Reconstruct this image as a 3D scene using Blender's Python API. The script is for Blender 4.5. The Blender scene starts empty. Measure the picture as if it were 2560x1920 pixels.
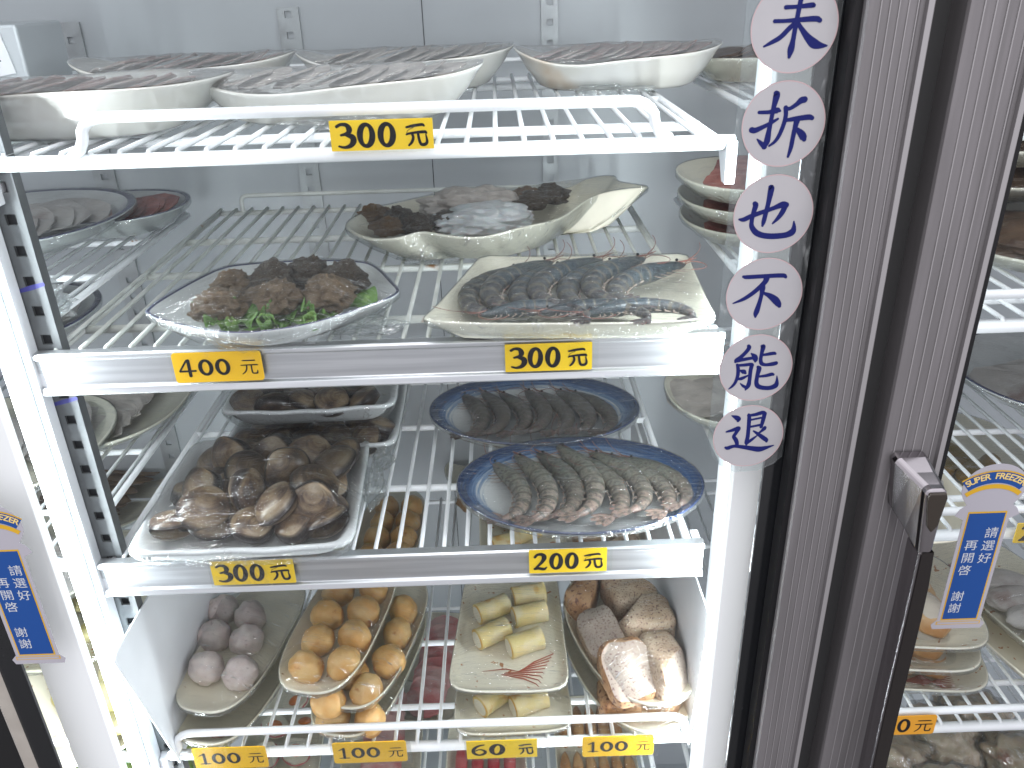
import bpy, bmesh, math, random
import numpy as np
from mathutils import Vector, Matrix, noise
from mathutils.bvhtree import BVHTree
PI = math.pi
R = math.radians
random.seed(7)
SC = bpy.context.scene
COL = SC.collection

# ------------------------------------------------------------------ camera
cam_d = bpy.data.cameras.new('camera')
cam = bpy.data.objects.new('camera', cam_d); COL.objects.link(cam); SC.camera = cam
yaw, pit, rol = 0.00704, 0.45567, -0.030075
fw = Vector((math.sin(yaw)*math.cos(pit), math.cos(yaw)*math.cos(pit), -math.sin(pit)))
rt = Vector((math.cos(yaw), -math.sin(yaw), 0)); up = rt.cross(fw)
r2 = math.cos(rol)*rt + math.sin(rol)*up; u2 = -math.sin(rol)*rt + math.cos(rol)*up
cam.matrix_world = Matrix(((r2.x, u2.x, -fw.x, 0), (r2.y, u2.y, -fw.y, -0.63), (r2.z, u2.z, -fw.z, 0), (0, 0, 0, 1)))
cam_d.sensor_width = 36; cam_d.lens = 29.07; cam_d.clip_start = 0.01; cam_d.clip_end = 100
cam_d.dof.use_dof = True; cam_d.dof.focus_distance = 0.80; cam_d.dof.aperture_fstop = 22

# ------------------------------------------------------------------ world, lamps, exposure
w = bpy.data.worlds.new('World'); SC.world = w; w.use_nodes = True
nt = w.node_tree; bg = nt.nodes['Background']
tc = nt.nodes.new('ShaderNodeTexCoord'); sx = nt.nodes.new('ShaderNodeSeparateXYZ')
rp = nt.nodes.new('ShaderNodeValToRGB')
nt.links.new(tc.outputs['Generated'], sx.inputs[0])
mp = nt.nodes.new('ShaderNodeMapRange'); mp.inputs[1].default_value = -1; mp.inputs[2].default_value = 1
nt.links.new(sx.outputs['Z'], mp.inputs[0]); nt.links.new(mp.outputs[0], rp.inputs[0])
e = rp.color_ramp.elements
e[0].position = 0.15; e[0].color = (.10, .097, .10, 1)
e[1].position = 0.85; e[1].color = (.80, .79, .84, 1)
m_ = rp.color_ramp.elements.new(.5); m_.color = (.36, .35, .375, 1)
nt.links.new(rp.outputs[0], bg.inputs[0]); bg.inputs[1].default_value = 2.6
SC.view_settings.view_transform = 'Standard'; SC.view_settings.look = 'None'
SC.view_settings.exposure = 0.14; SC.view_settings.gamma = 1.0
SC.render.engine = 'CYCLES'
SC.cycles.max_bounces = 10; SC.cycles.transparent_max_bounces = 24
SC.cycles.diffuse_bounces = 4; SC.cycles.glossy_bounces = 4; SC.cycles.transmission_bounces = 4
SC.cycles.caustics_reflective = False; SC.cycles.caustics_refractive = False
SC.cycles.use_denoising = True
SC.cycles.sample_clamp_indirect = 4

def lamp(name, loc, rot, sx_, sy_, power, col):
    d = bpy.data.lights.new(name, 'AREA'); d.shape = 'RECTANGLE'; d.size = sx_; d.size_y = sy_
    d.energy = power; d.color = col
    o = bpy.data.objects.new(name, d); COL.objects.link(o); o.location = loc; o.rotation_euler = rot
    return o
LC = (.90, .97, 1.0)
# vertical tube lamps of the cabinet, one inside each door post, and its ceiling lamps
def aim(o, d): o.rotation_euler = Vector(d).to_track_quat('-Z', 'Y').to_euler()
for x, dx in ((-.410, 1), (-.446, -1), (.213, 1), (.184, -1)):
    l = lamp('post_tube_lamp', (x, -.027 if x < -.4 and dx > 0 else -.034, -.62), (0, 0, 0), .016, 1.28, (1.7 if x > .21 else 5.2), LC); aim(l, (dx, .62, 0))
for x in (-.75, -.1, .52):
    l = lamp('ceiling_tube_lamp', (x, .10, .27), (0, 0, 0), .5, .06, (.45 if x < .4 else .12), LC); aim(l, (0, .15, -1))

# fluorescent tube of the room, above and behind the viewer
l = lamp('room_tube_lamp', (-.05, -1.05, 1.25), (0, 0, 0), .10, 1.2, 16.0, (1, .99, .96)); aim(l, (0, .72, -1))

# ------------------------------------------------------------------ materials
MATS = {}
def nmat(name):
    m = bpy.data.materials.new(name); m.use_nodes = True
    return m, m.node_tree, m.node_tree.nodes['Principled BSDF']
def mat(name, col, rough=.5, metal=0, col2=None, scale=20, lo=.4, hi=.6, col3=None, scale3=90, lo3=.62, hi3=.68,
        bump=0, bscale=60, rnd=0, sss=0, coat=0, spec=.5, stretch=(1, 1, 1), emit=0, detail=4, trans=0):
    if name in MATS: return MATS[name]
    m, t, p = nmat(name); L = t.links.new; N = t.nodes.new
    p.inputs['Roughness'].default_value = rough; p.inputs['Metallic'].default_value = metal
    p.inputs['Specular IOR Level'].default_value = spec
    if coat: p.inputs['Coat Weight'].default_value = coat; p.inputs['Coat Roughness'].default_value = .08
    if sss: p.inputs['Subsurface Weight'].default_value = sss; p.inputs['Subsurface Scale'].default_value = .006
    if trans: p.inputs['Transmission Weight'].default_value = trans
    c = None
    base = N('ShaderNodeRGB'); base.outputs[0].default_value = (*col, 1); c = base.outputs[0]
    co = N('ShaderNodeTexCoord'); mpn = N('ShaderNodeMapping'); mpn.inputs['Scale'].default_value = stretch
    L(co.outputs['Object'], mpn.inputs[0])
    oi = N('ShaderNodeObjectInfo')
    add = N('ShaderNodeVectorMath'); add.operation = 'ADD'
    mul = N('ShaderNodeMath'); mul.operation = 'MULTIPLY'; mul.inputs[1].default_value = 7.3
    L(oi.outputs['Random'], mul.inputs[0]); L(mpn.outputs[0], add.inputs[0]); L(mul.outputs[0], add.inputs[1])
    vec = add.outputs[0]
    def layer(c, colx, sc, a, b):
        n = N('ShaderNodeTexNoise'); n.inputs['Scale'].default_value = sc; n.inputs['Detail'].default_value = detail
        L(vec, n.inputs['Vector'])
        r = N('ShaderNodeMapRange'); r.inputs[1].default_value = a; r.inputs[2].default_value = b
        L(n.outputs[0], r.inputs[0])
        x = N('ShaderNodeMix'); x.data_type = 'RGBA'
        L(r.outputs[0], x.inputs['Factor']); L(c, x.inputs[6]); x.inputs[7].default_value = (*colx, 1)
        return x.outputs[2]
    if col2: c = layer(c, col2, scale, lo, hi)
    if col3: c = layer(c, col3, scale3, lo3, hi3)
    if rnd:
        h = N('ShaderNodeHueSaturation'); mr = N('ShaderNodeMapRange')
        mr.inputs[3].default_value = 1-rnd; mr.inputs[4].default_value = 1+rnd
        L(oi.outputs['Random'], mr.inputs[0]); L(mr.outputs[0], h.inputs['Value']); L(c, h.inputs['Color']); c = h.outputs[0]
    L(c, p.inputs['Base Color'])
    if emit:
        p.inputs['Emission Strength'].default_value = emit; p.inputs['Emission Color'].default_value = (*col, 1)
    if bump:
        n = N('ShaderNodeTexNoise'); n.inputs['Scale'].default_value = bscale; n.inputs['Detail'].default_value = 5
        L(vec, n.inputs['Vector'])
        b = N('ShaderNodeBump'); b.inputs['Strength'].default_value = bump; b.inputs['Distance'].default_value = .002
        L(n.outputs[0], b.inputs['Height']); L(b.outputs[0], p.inputs['Normal'])
    MATS[name] = m
    return m

white_wire = mat('white_coated_wire', (.80, .83, .85), .38, col2=(.70, .73, .75), scale=12, lo=.45, hi=.65, col3=(.30, .15, .07), scale3=55, lo3=.735, hi3=.76, bump=.15, bscale=80)
old_wire = mat('aged_wire', (.62, .65, .63), .45, col2=(.52, .55, .52), scale=20, col3=(.28, .14, .05), scale3=25, lo3=.68, hi3=.73, bump=.2, bscale=80)
white_paint = mat('white_painted_metal', (.78, .81, .84), .35, col2=(.70, .73, .76), scale=6)
alu_rail = mat('brushed_aluminium_rail', (.62, .64, .66), .33, .85, col2=(.5, .52, .54), scale=5, stretch=(1, 1, 30), bump=.06, bscale=200)
frame_alu = mat('anodised_door_frame', (.20, .190, .196), .45, .6, col2=(.172, .164, .168), scale=14, stretch=(8, 8, .5), bump=.08, bscale=300, col3=(.16, .12, .12), scale3=130, lo3=.77, hi3=.80)
gap_dark = mat('dark_gasket_gap', (.022, .022, .023), .6)
black_rub = mat('black_rubber_gasket', (.006, .006, .007), .42, spec=.3)
black_glass = mat('black_printed_glass_edge', (.012, .013, .015), .12, col3=(.25, .25, .26), scale3=420, lo3=.74, hi3=.78)
spacer = mat('beige_spacer_bar', (.56, .52, .46), .4, .0, col2=(.46, .42, .37), scale=20)
spacer_dot = mat('spacer_bead_metal', (.85, .85, .83), .2, .8)
wall_m = mat('grey_steel_liner', (.44, .475, .495), .36, .1, col2=(.36, .39, .41), scale=3.2, lo=.35, hi=.7, bump=.06, bscale=18)
pil_m = mat('galvanised_pilaster', (.40, .43, .44), .4, .6, col2=(.33, .35, .36), scale=25)
pil_f = mat('front_pilaster_steel', (.13, .14, .145), .45, .3, col2=(.10, .11, .115), scale=25)
slot_m = mat('dark_slot', (.025, .03, .035), .6)
blue_ink = mat('blue_marker_ink', (.03, .03, .22), .5)
chrome = mat('polished_chrome', (.27, .255, .265), .14, 1, bump=.05, bscale=30)
chrome_dark = mat('brown_end_cap', (.035, .028, .022), .25, .3)
card_y = mat('yellow_price_card', (.93, .63, .012), .38, col2=(.88, .57, .01), scale=9, col3=(.45, .22, .02), scale3=70, lo3=.70, hi3=.78, rnd=.06)
card_y2 = mat('orange_yellow_price_card', (.92, .54, .008), .30, col2=(.88, .50, .008), scale=9, rnd=.05)
ink = mat('black_ink', (.006, .006, .010), .6, spec=.2)
ceramic_w = mat('white_glazed_ceramic', (.66, .68, .68), .12, col2=(.60, .63, .63), scale=8, coat=.6)
ceramic_wm = mat('white_ceramic_with_brown_edge', (.58, .59, .57), .14, col2=(.54, .54, .50), scale=14, col3=(.40, .26, .14), scale3=9, lo3=.66, hi3=.82, coat=.5)
ceramic_c = mat('cream_glazed_melamine', (.84, .80, .66), .22, col2=(.79, .75, .61), scale=12, col3=(.45, .30, .16), scale3=120, lo3=.72, hi3=.77, coat=.4)
ceramic_f = mat('cream_melamine_with_flecks', (.84, .81, .68), .22, col2=(.80, .76, .63), scale=12, col3=(.50, .25, .12), scale3=110, lo3=.66, hi3=.69, coat=.4)
ceramic_i = mat('ivory_melamine', (.76, .74, .62), .25, col2=(.70, .67, .55), scale=9, col3=(.40, .18, .08), scale3=16, lo3=.70, hi3=.80, coat=.4)
blueline = mat('dark_blue_rim_line', (.02, .025, .10), .2, coat=.5)
foam = mat('white_foam_tray', (.70, .72, .73), .45, bump=.15, bscale=300)
chili = mat('brown_red_brush_print', (.22, .055, .03), .35)
pink_meat = mat('raw_pork_slices', (.38, .27, .25), .45, col2=(.52, .46, .43), scale=34, lo=.45, hi=.58, bump=.5, bscale=60, sss=.1)
grey_meat = mat('grey_tripe_meat', (.40, .36, .33), .5, col2=(.55, .50, .46), scale=40, bump=.6, bscale=70)
red_meat = mat('dark_red_meat', (.24, .05, .04), .35, col2=(.40, .14, .11), scale=40, bump=.5, bscale=60)
brown_meat = mat('dark_brown_meat', (.07, .035, .02), .35, col2=(.14, .08, .045), scale=25, bump=.7, bscale=50)

def blue_brush():
    m, t, p = nmat('white_ceramic_with_blue_brush_rim'); L = t.links.new; N = t.nodes.new
    uv = N('ShaderNodeUVMap'); s = N('ShaderNodeSeparateXYZ'); L(uv.outputs[0], s.inputs[0])
    cb = N('ShaderNodeCombineXYZ')
    a = N('ShaderNodeMath'); a.operation = 'MULTIPLY'; a.inputs[1].default_value = 34; L(s.outputs[0], a.inputs[0])
    sn = N('ShaderNodeMath'); sn.operation = 'SINE'; b = N('ShaderNodeMath'); b.operation = 'MULTIPLY'; b.inputs[1].default_value = 2*PI
    L(s.outputs[1], b.inputs[0]); L(b.outputs[0], sn.inputs[0])
    cs = N('ShaderNodeMath'); cs.operation = 'COSINE'; L(b.outputs[0], cs.inputs[0])
    L(a.outputs[0], cb.inputs[0]); L(sn.outputs[0], cb.inputs[1]); L(cs.outputs[0], cb.inputs[2])
    n = N('ShaderNodeTexNoise'); n.inputs['Scale'].default_value = 1.2; n.inputs['Detail'].default_value = 5; n.inputs['Roughness'].default_value = .7
    L(cb.outputs[0], n.inputs['Vector'])
    mr = N('ShaderNodeMapRange'); mr.inputs[1].default_value = .68; mr.inputs[2].default_value = 1.0
    mr.inputs[3].default_value = -.45; mr.inputs[4].default_value = .58
    L(s.outputs[0], mr.inputs[0])
    ad = N('ShaderNodeMath'); ad.operation = 'ADD'; L(n.outputs[0], ad.inputs[0]); L(mr.outputs[0], ad.inputs[1])
    r = N('ShaderNodeValToRGB'); e = r.color_ramp.elements
    e[0].position = .40; e[0].color = (.62, .64, .65, 1); e[1].position = .95; e[1].color = (.012, .03, .085, 1)
    x = e.new(.58); x.color = (.16, .25, .40, 1); x = e.new(.75); x.color = (.03, .08, .20, 1)
    L(ad.outputs[0], r.inputs[0]); L(r.outputs[0], p.inputs['Base Color'])
    p.inputs['Roughness'].default_value = .13; p.inputs['Coat Weight'].default_value = .5
    return m
blue_plate = blue_brush()

def shell_mat(name, cols):
    m, t, p = nmat(name); L = t.links.new; N = t.nodes.new
    uv = N('ShaderNodeUVMap'); s = N('ShaderNodeSeparateXYZ'); L(uv.outputs[0], s.inputs[0])
    oi = N('ShaderNodeObjectInfo')
    a = N('ShaderNodeMath'); a.operation = 'MULTIPLY_ADD'; a.inputs[1].default_value = 12
    m7 = N('ShaderNodeMath'); m7.operation = 'MULTIPLY'; m7.inputs[1].default_value = 31
    L(oi.outputs['Random'], m7.inputs[0]); L(s.outputs[0], a.inputs[0]); L(m7.outputs[0], a.inputs[2])
    b = N('ShaderNodeMath'); b.operation = 'MULTIPLY_ADD'; b.inputs[1].default_value = .25; L(s.outputs[1], b.inputs[0]); L(m7.outputs[0], b.inputs[2])
    cb = N('ShaderNodeCombineXYZ'); L(a.outputs[0], cb.inputs[0]); L(b.outputs[0], cb.inputs[1])
    n = N('ShaderNodeTexNoise'); n.inputs['Scale'].default_value = 1.0; n.inputs['Detail'].default_value = 6; n.inputs['Roughness'].default_value = .65
    L(cb.outputs[0], n.inputs['Vector'])
    n2 = N('ShaderNodeTexNoise'); n2.inputs['Scale'].default_value = 38; co = N('ShaderNodeTexCoord'); L(co.outputs['Object'], n2.inputs['Vector'])
    n2.inputs['Detail'].default_value = 4
    mx = N('ShaderNodeMath'); mx.operation = 'MULTIPLY_ADD'; mx.inputs[1].default_value = 1.1; L(n2.outputs[0], mx.inputs[0]); sc_ = N('ShaderNodeMath'); sc_.operation = 'MULTIPLY'; sc_.inputs[1].default_value = .58; L(n.outputs[0], sc_.inputs[0]); L(sc_.outputs[0], mx.inputs[2])
    sb = N('ShaderNodeMath'); sb.operation = 'SUBTRACT'; sb.inputs[1].default_value = .345; L(mx.outputs[0], sb.inputs[0])
    r = N('ShaderNodeValToRGB'); e = r.color_ramp.elements
    e[0].position = .30; e[0].color = (*cols[0], 1); e[1].position = .72; e[1].color = (*cols[-1], 1)
    for k, c in enumerate(cols[1:-1]):
        x = e.new(.30+.42*(k+1)/(len(cols)-1)); x.color = (*c, 1)
    L(sb.outputs[0], r.inputs[0])
    h = N('ShaderNodeHueSaturation'); mr = N('ShaderNodeMapRange'); mr.inputs[3].default_value = .5; mr.inputs[4].default_value = 1.5
    L(oi.outputs['Random'], mr.inputs[0]); L(mr.outputs[0], h.inputs['Value'])
    eg = N('ShaderNodeMapRange'); eg.inputs[1].default_value = .90; eg.inputs[2].default_value = .97; L(s.outputs[0], eg.inputs[0])
    ex = N('ShaderNodeMix'); ex.data_type = 'RGBA'; L(eg.outputs[0], ex.inputs['Factor']); L(r.outputs[0], ex.inputs[6]); ex.inputs[7].default_value = (.018, .012, .011, 1)
    L(ex.outputs[2], h.inputs['Color'])
    L(h.outputs[0], p.inputs['Base Color']); p.inputs['Roughness'].default_value = .28
    bp = N('ShaderNodeBump'); bp.inputs['Strength'].default_value = .22; bp.inputs['Distance'].default_value = .0006
    L(n.outputs[0], bp.inputs['Height']); L(bp.outputs[0], p.inputs['Normal'])
    return m
clam_m = shell_mat('banded_clam_shell', [(.03, .02, .017), (.095, .06, .037), (.19, .135, .08), (.27, .22, .155)])
clam_in = mat('clam_hinge', (.05, .03, .025), .4)

def shrimp_mat(name, a_, b_, c_):
    m, t, p = nmat(name); L = t.links.new; N = t.nodes.new
    uv = N('ShaderNodeUVMap'); s = N('ShaderNodeSeparateXYZ'); L(uv.outputs[0], s.inputs[0])
    r = N('ShaderNodeValToRGB'); e = r.color_ramp.elements
    e[0].position = 0; e[0].color = (*a_, 1); e[1].position = 1; e[1].color = (*c_, 1)
    x = e.new(.45); x.color = (*b_, 1)
    L(s.outputs[0], r.inputs[0])
    co = N('ShaderNodeTexCoord'); n = N('ShaderNodeTexNoise'); n.inputs['Scale'].default_value = 260; n.inputs['Detail'].default_value = 4
    L(co.outputs['Object'], n.inputs['Vector'])
    mr = N('ShaderNodeMapRange'); mr.inputs[1].default_value = .46; mr.inputs[2].default_value = .68; mr.inputs[4].default_value = .85
    L(n.outputs[0], mr.inputs[0])
    mx = N('ShaderNodeMix'); mx.data_type = 'RGBA'; L(mr.outputs[0], mx.inputs['Factor']); L(r.outputs[0], mx.inputs[6])
    mx.inputs[7].default_value = (a_[0]*.35, a_[1]*.35, a_[2]*.4, 1)
    oi = N('ShaderNodeObjectInfo'); h = N('ShaderNodeHueSaturation'); m2 = N('ShaderNodeMapRange'); m2.inputs[3].default_value = .75; m2.inputs[4].default_value = 1.25
    L(oi.outputs['Random'], m2.inputs[0]); L(m2.outputs[0], h.inputs['Value']); L(mx.outputs[2], h.inputs['Color'])
    L(h.outputs[0], p.inputs['Base Color']); p.inputs['Roughness'].default_value = .30
    p.inputs['Subsurface Weight'].default_value = .15; p.inputs['Subsurface Scale'].default_value = .003
    bp = N('ShaderNodeBump'); bp.inputs['Strength'].default_value = .25; bp.inputs['Distance'].default_value = .001
    L(n.outputs[0], bp.inputs['Height']); L(bp.outputs[0], p.inputs['Normal'])
    return m
shr_a = shrimp_mat('grey_shrimp_shell', (.16, .155, .12), (.21, .205, .17), (.30, .21, .18))
shr_b = shrimp_mat('blue_black_shrimp_shell', (.04, .052, .058), (.055, .072, .085), (.09, .075, .07))
shr_c = shrimp_mat('dull_brown_shrimp_shell', (.105, .095, .08), (.14, .125, .105), (.16, .115, .10))
shr_edge = mat('shrimp_segment_edge', (.12, .11, .09), .4)
shr_leg = mat('shrimp_feeler', (.20, .09, .07), .4)
shr_leg2 = mat('shrimp_leg', (.32, .26, .22), .4)
eye_m = mat('shrimp_eye', (.006, .006, .008), .1)

def film_mat(name, base, hz, tint, stretch=(1, 6, 1), bstr=.9, bsc=34, mul_=.6, crease=.0):
    """clear cling film: transparent with fresnel reflection, wrinkles and milky creases"""
    m = bpy.data.materials.new(name); m.use_nodes = True; t = m.node_tree; L = t.links.new; N = t.nodes.new
    t.nodes.remove(t.nodes['Principled BSDF']); out = t.nodes['Material Output']
    co = N('ShaderNodeTexCoord'); mp = N('ShaderNodeMapping'); mp.inputs['Scale'].default_value = stretch; L(co.outputs['Object'], mp.inputs[0])
    oi = N('ShaderNodeObjectInfo'); ad = N('ShaderNodeVectorMath'); ad.operation = 'ADD'
    mu = N('ShaderNodeMath'); mu.operation = 'MULTIPLY'; mu.inputs[1].default_value = 9; L(oi.outputs['Random'], mu.inputs[0])
    L(mp.outputs[0], ad.inputs[0]); L(mu.outputs[0], ad.inputs[1])
    n = N('ShaderNodeTexNoise'); n.inputs['Scale'].default_value = bsc; n.inputs['Detail'].default_value = 3; n.inputs['Distortion'].default_value = 1.6
    L(ad.outputs[0], n.inputs['Vector'])
    bp = N('ShaderNodeBump'); bp.inputs['Strength'].default_value = bstr; bp.inputs['Distance'].default_value = .0035; L(n.outputs[0], bp.inputs['Height'])
    tr = N('ShaderNodeBsdfTransparent'); tr.inputs[0].default_value = (*tint, 1)
    gl = N('ShaderNodeBsdfGlossy'); gl.inputs['Roughness'].default_value = .06; L(bp.outputs[0], gl.inputs['Normal'])
    fr = N('ShaderNodeFresnel'); fr.inputs['IOR'].default_value = 1.5; L(bp.outputs[0], fr.inputs['Normal'])
    bs = N('ShaderNodeMath'); bs.operation = 'MULTIPLY_ADD'; bs.inputs[1].default_value = mul_; bs.inputs[2].default_value = base; bs.use_clamp = True
    L(fr.outputs[0], bs.inputs[0])
    mn = N('ShaderNodeMath'); mn.operation = 'MINIMUM'; mn.inputs[1].default_value = .5; L(bs.outputs[0], mn.inputs[0])
    # thin taut creases that catch the lamps
    mc = N('ShaderNodeMapping'); mc.inputs['Scale'].default_value = (1, 2.2, 1); mc.inputs['Rotation'].default_value = (0, 0, .9); L(ad.outputs[0], mc.inputs[0])
    n3 = N('ShaderNodeTexNoise'); n3.inputs['Scale'].default_value = bsc*.75; n3.inputs['Detail'].default_value = 2; n3.inputs['Distortion'].default_value = .9; L(mc.outputs[0], n3.inputs['Vector'])
    s5 = N('ShaderNodeMath'); s5.operation = 'SUBTRACT'; s5.inputs[1].default_value = .5; L(n3.outputs[0], s5.inputs[0])
    ab = N('ShaderNodeMath'); ab.operation = 'ABSOLUTE'; L(s5.outputs[0], ab.inputs[0])
    m3 = N('ShaderNodeMapRange'); m3.inputs[1].default_value = 0; m3.inputs[2].default_value = .022; m3.inputs[3].default_value = 1; m3.inputs[4].default_value = 0; L(ab.outputs[0], m3.inputs[0])
    n4 = N('ShaderNodeTexNoise'); n4.inputs['Scale'].default_value = bsc*.5; L(ad.outputs[0], n4.inputs['Vector'])
    m4 = N('ShaderNodeMapRange'); m4.inputs[1].default_value = .50; m4.inputs[2].default_value = .66; L(n4.outputs[0], m4.inputs[0])
    m5 = N('ShaderNodeMath'); m5.operation = 'MULTIPLY'; L(m3.outputs[0], m5.inputs[0]); L(m4.outputs[0], m5.inputs[1])
    m6 = N('ShaderNodeMath'); m6.operation = 'MULTIPLY_ADD'; m6.inputs[1].default_value = crease; L(m5.outputs[0], m6.inputs[0]); L(mn.outputs[0], m6.inputs[2]); mn = m6
    mx = N('ShaderNodeMixShader'); L(mn.outputs[0], mx.inputs[0]); L(tr.outputs[0], mx.inputs[1]); L(gl.outputs[0], mx.inputs[2])
    df = N('ShaderNodeBsdfDiffuse'); df.inputs[0].default_value = (.75, .77, .78, 1)
    n2 = N('ShaderNodeTexNoise'); n2.inputs['Scale'].default_value = bsc*2.4; n2.inputs['Detail'].default_value = 3; n2.inputs['Distortion'].default_value = 2.5
    L(ad.outputs[0], n2.inputs['Vector'])
    mr = N('ShaderNodeMapRange'); mr.inputs[1].default_value = .60; mr.inputs[2].default_value = .74; mr.inputs[3].default_value = hz*.25; mr.inputs[4].default_value = hz*1.9
    L(n2.outputs[0], mr.inputs[0])
    m2 = N('ShaderNodeMixShader'); L(mr.outputs[0], m2.inputs[0]); L(mx.outputs[0], m2.inputs[1]); L(df.outputs[0], m2.inputs[2])
    L(m2.outputs[0], out.inputs[0])
    return m
film = film_mat('cling_film', -.012, .034, (.97, .98, .98), crease=.85)
film_side = film_mat('bunched_cling_film', .03, .11, (.93, .95, .95), stretch=(2, 2, 1), bstr=1.0, bsc=45, mul_=.9, crease=.8)
sleeve_m = film_mat('tag_sleeve', -.01, .012, (.98, .99, .99), stretch=(1, 1, 1), bstr=.15, bsc=20, mul_=.25)
pane_m = film_mat('door_glass', -.008, .001, (.985, .992, .992), stretch=(1, 1, 1), bstr=.0, bsc=5, mul_=.6)
film_h = film_mat('hazy_cling_film', .06, .42, (.88, .89, .90), crease=.6)  # steam plus the film's grey reflection, painted in as milky haze
strip_m = film_mat('clear_acrylic_strip', .03, .10, (.93, .96, .965), stretch=(1, 1, .4), bstr=.12, bsc=30)

# ------------------------------------------------------------------ mesh helpers
class MB:
    def __init__(s): s.v = []; s.f = []; s.m = []; s.uv = None
    def box(s, x0, x1, y0, y1, z0, z1, mi=0):
        b = len(s.v)
        s.v += [(x, y, z) for z in (z0, z1) for y in (y0, y1) for x in (x0, x1)]
        for f in ((0, 2, 3, 1), (4, 5, 7, 6), (0, 1, 5, 4), (2, 6, 7, 3), (0, 4, 6, 2), (1, 3, 7, 5)):
            s.f.append([b+i for i in f]); s.m.append(mi)
    def tube(s, pts, r, n=8, mi=0, cap=True, flat=1.0):
        P = [Vector(p) for p in pts]; rr = r if hasattr(r, '__len__') else [r]*len(P)
        b = len(s.v); up = Vector((0, 0, 1)); prev = None
        for i, p in enumerate(P):
            d = (P[min(i+1, len(P)-1)]-P[max(i-1, 0)]).normalized()
            if prev is None:
                a = d.cross(up)
                if a.length < .1: a = d.cross(Vector((1, 0, 0)))
            else: a = prev - d*prev.dot(d)
            a.normalize(); prev = a; c = a.cross(d)
            for k in range(n):
                t = 2*PI*k/n
                s.v.append(tuple(p+rr[i]*(math.cos(t)*a+flat*math.sin(t)*c)))
        for i in range(len(P)-1):
            for k in range(n):
                q = b+i*n+k; q2 = b+i*n+(k+1) % n
                s.f.append([q, q2, q2+n, q+n]); s.m.append(mi)
        if cap:
            s.f.append([b+k for k in range(n)][::-1]); s.m.append(mi)
            s.f.append([b+(len(P)-1)*n+k for k in range(n)]); s.m.append(mi)
    def prism(s, poly, z0, z1, axis='z', mi=0):
        """poly in 2D extruded along axis"""
        b = len(s.v); n = len(poly)
        for z in (z0, z1):
            for a, c in poly:
                s.v.append({'z': (a, c, z), 'x': (z, a, c), 'y': (a, z, c)}[axis])
        s.f.append([b+i for i in range(n)][::-1]); s.m.append(mi)
        s.f.append([b+n+i for i in range(n)]); s.m.append(mi)
        for i in range(n):
            j = (i+1) % n; s.f.append([b+i, b+j, b+n+j, b+n+i]); s.m.append(mi)
    def ellipsoid(s, c, r, n=10, m=6, mi=0):
        b = len(s.v)
        for i in range(m+1):
            ph = PI*i/m
            for k in range(n):
                th = 2*PI*k/n
                s.v.append((c[0]+r[0]*math.sin(ph)*math.cos(th), c[1]+r[1]*math.sin(ph)*math.sin(th), c[2]+r[2]*math.cos(ph)))
        for i in range(m):
            for k in range(n):
                q = b+i*n+k; q2 = b+i*n+(k+1) % n
                s.f.append([q, q+n, q2+n, q2]); s.m.append(mi)
    def mesh(s, name, mats, smooth=False, fix=True, merge=0):
        me = bpy.data.meshes.new(name); me.from_pydata(s.v, [], s.f)
        for m in (mats if isinstance(mats, (list, tuple)) else [mats]): me.materials.append(m)
        me.polygons.foreach_set('material_index', s.m)
        if s.uv:
            u = me.uv_layers.new(name='UVMap')
            vi = np.zeros(len(me.loops), dtype=np.int32); me.loops.foreach_get('vertex_index', vi)
            u.data.foreach_set('uv', np.array(s.uv, dtype=np.float32)[vi].ravel())
        if fix or merge:
            bm = bmesh.new(); bm.from_mesh(me)
            if merge: bmesh.ops.remove_doubles(bm, verts=bm.verts, dist=merge)
            bmesh.ops.recalc_face_normals(bm, faces=bm.faces); bm.to_mesh(me); bm.free()
        if smooth: me.polygons.foreach_set('use_smooth', [True]*len(me.polygons))
        me.update()
        return me
def link(name, me, parent=None, loc=(0, 0, 0), rot=(0, 0, 0), sc=(1, 1, 1)):
    o = bpy.data.objects.new(name, me); COL.objects.link(o)
    o.location = loc; o.rotation_euler = rot; o.scale = sc
    if parent: o.parent = parent
    return o
def tag(o, label, cat, group=None):
    o['label'] = label; o['category'] = cat
    if group: o['group'] = group
    return o
def structure(o): o['kind'] = 'structure'; return o
def thing(name, label, cat, loc=(0, 0, 0), rot=(0, 0, 0), group=None, sc=(1, 1, 1)):
    return tag(link(name, None, None, loc, rot, sc), label, cat, group)
def bevel(o, w_, seg=2):
    b = o.modifiers.new('bevel', 'BEVEL'); b.width = w_; b.segments = seg; b.limit_method = 'ANGLE'; b.angle_limit = R(40)
    return o
def catmull(pts, n=5):
    P = [np.array(p, float) for p in pts]
    if len(P) < 3: return [P[0]+(P[-1]-P[0])*i/n for i in range(n+1)]
    P = [2*P[0]-P[1]]+P+[2*P[-1]-P[-2]]; out = []
    for i in range(1, len(P)-2):
        a, b, c, d = P[i-1:i+3]
        for k in range(n):
            t = k/n
            out.append(.5*((2*b)+(c-a)*t+(2*a-5*b+4*c-d)*t*t+(3*b-a-3*c+d)*t**3))
    out.append(P[-2]); return out
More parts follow.
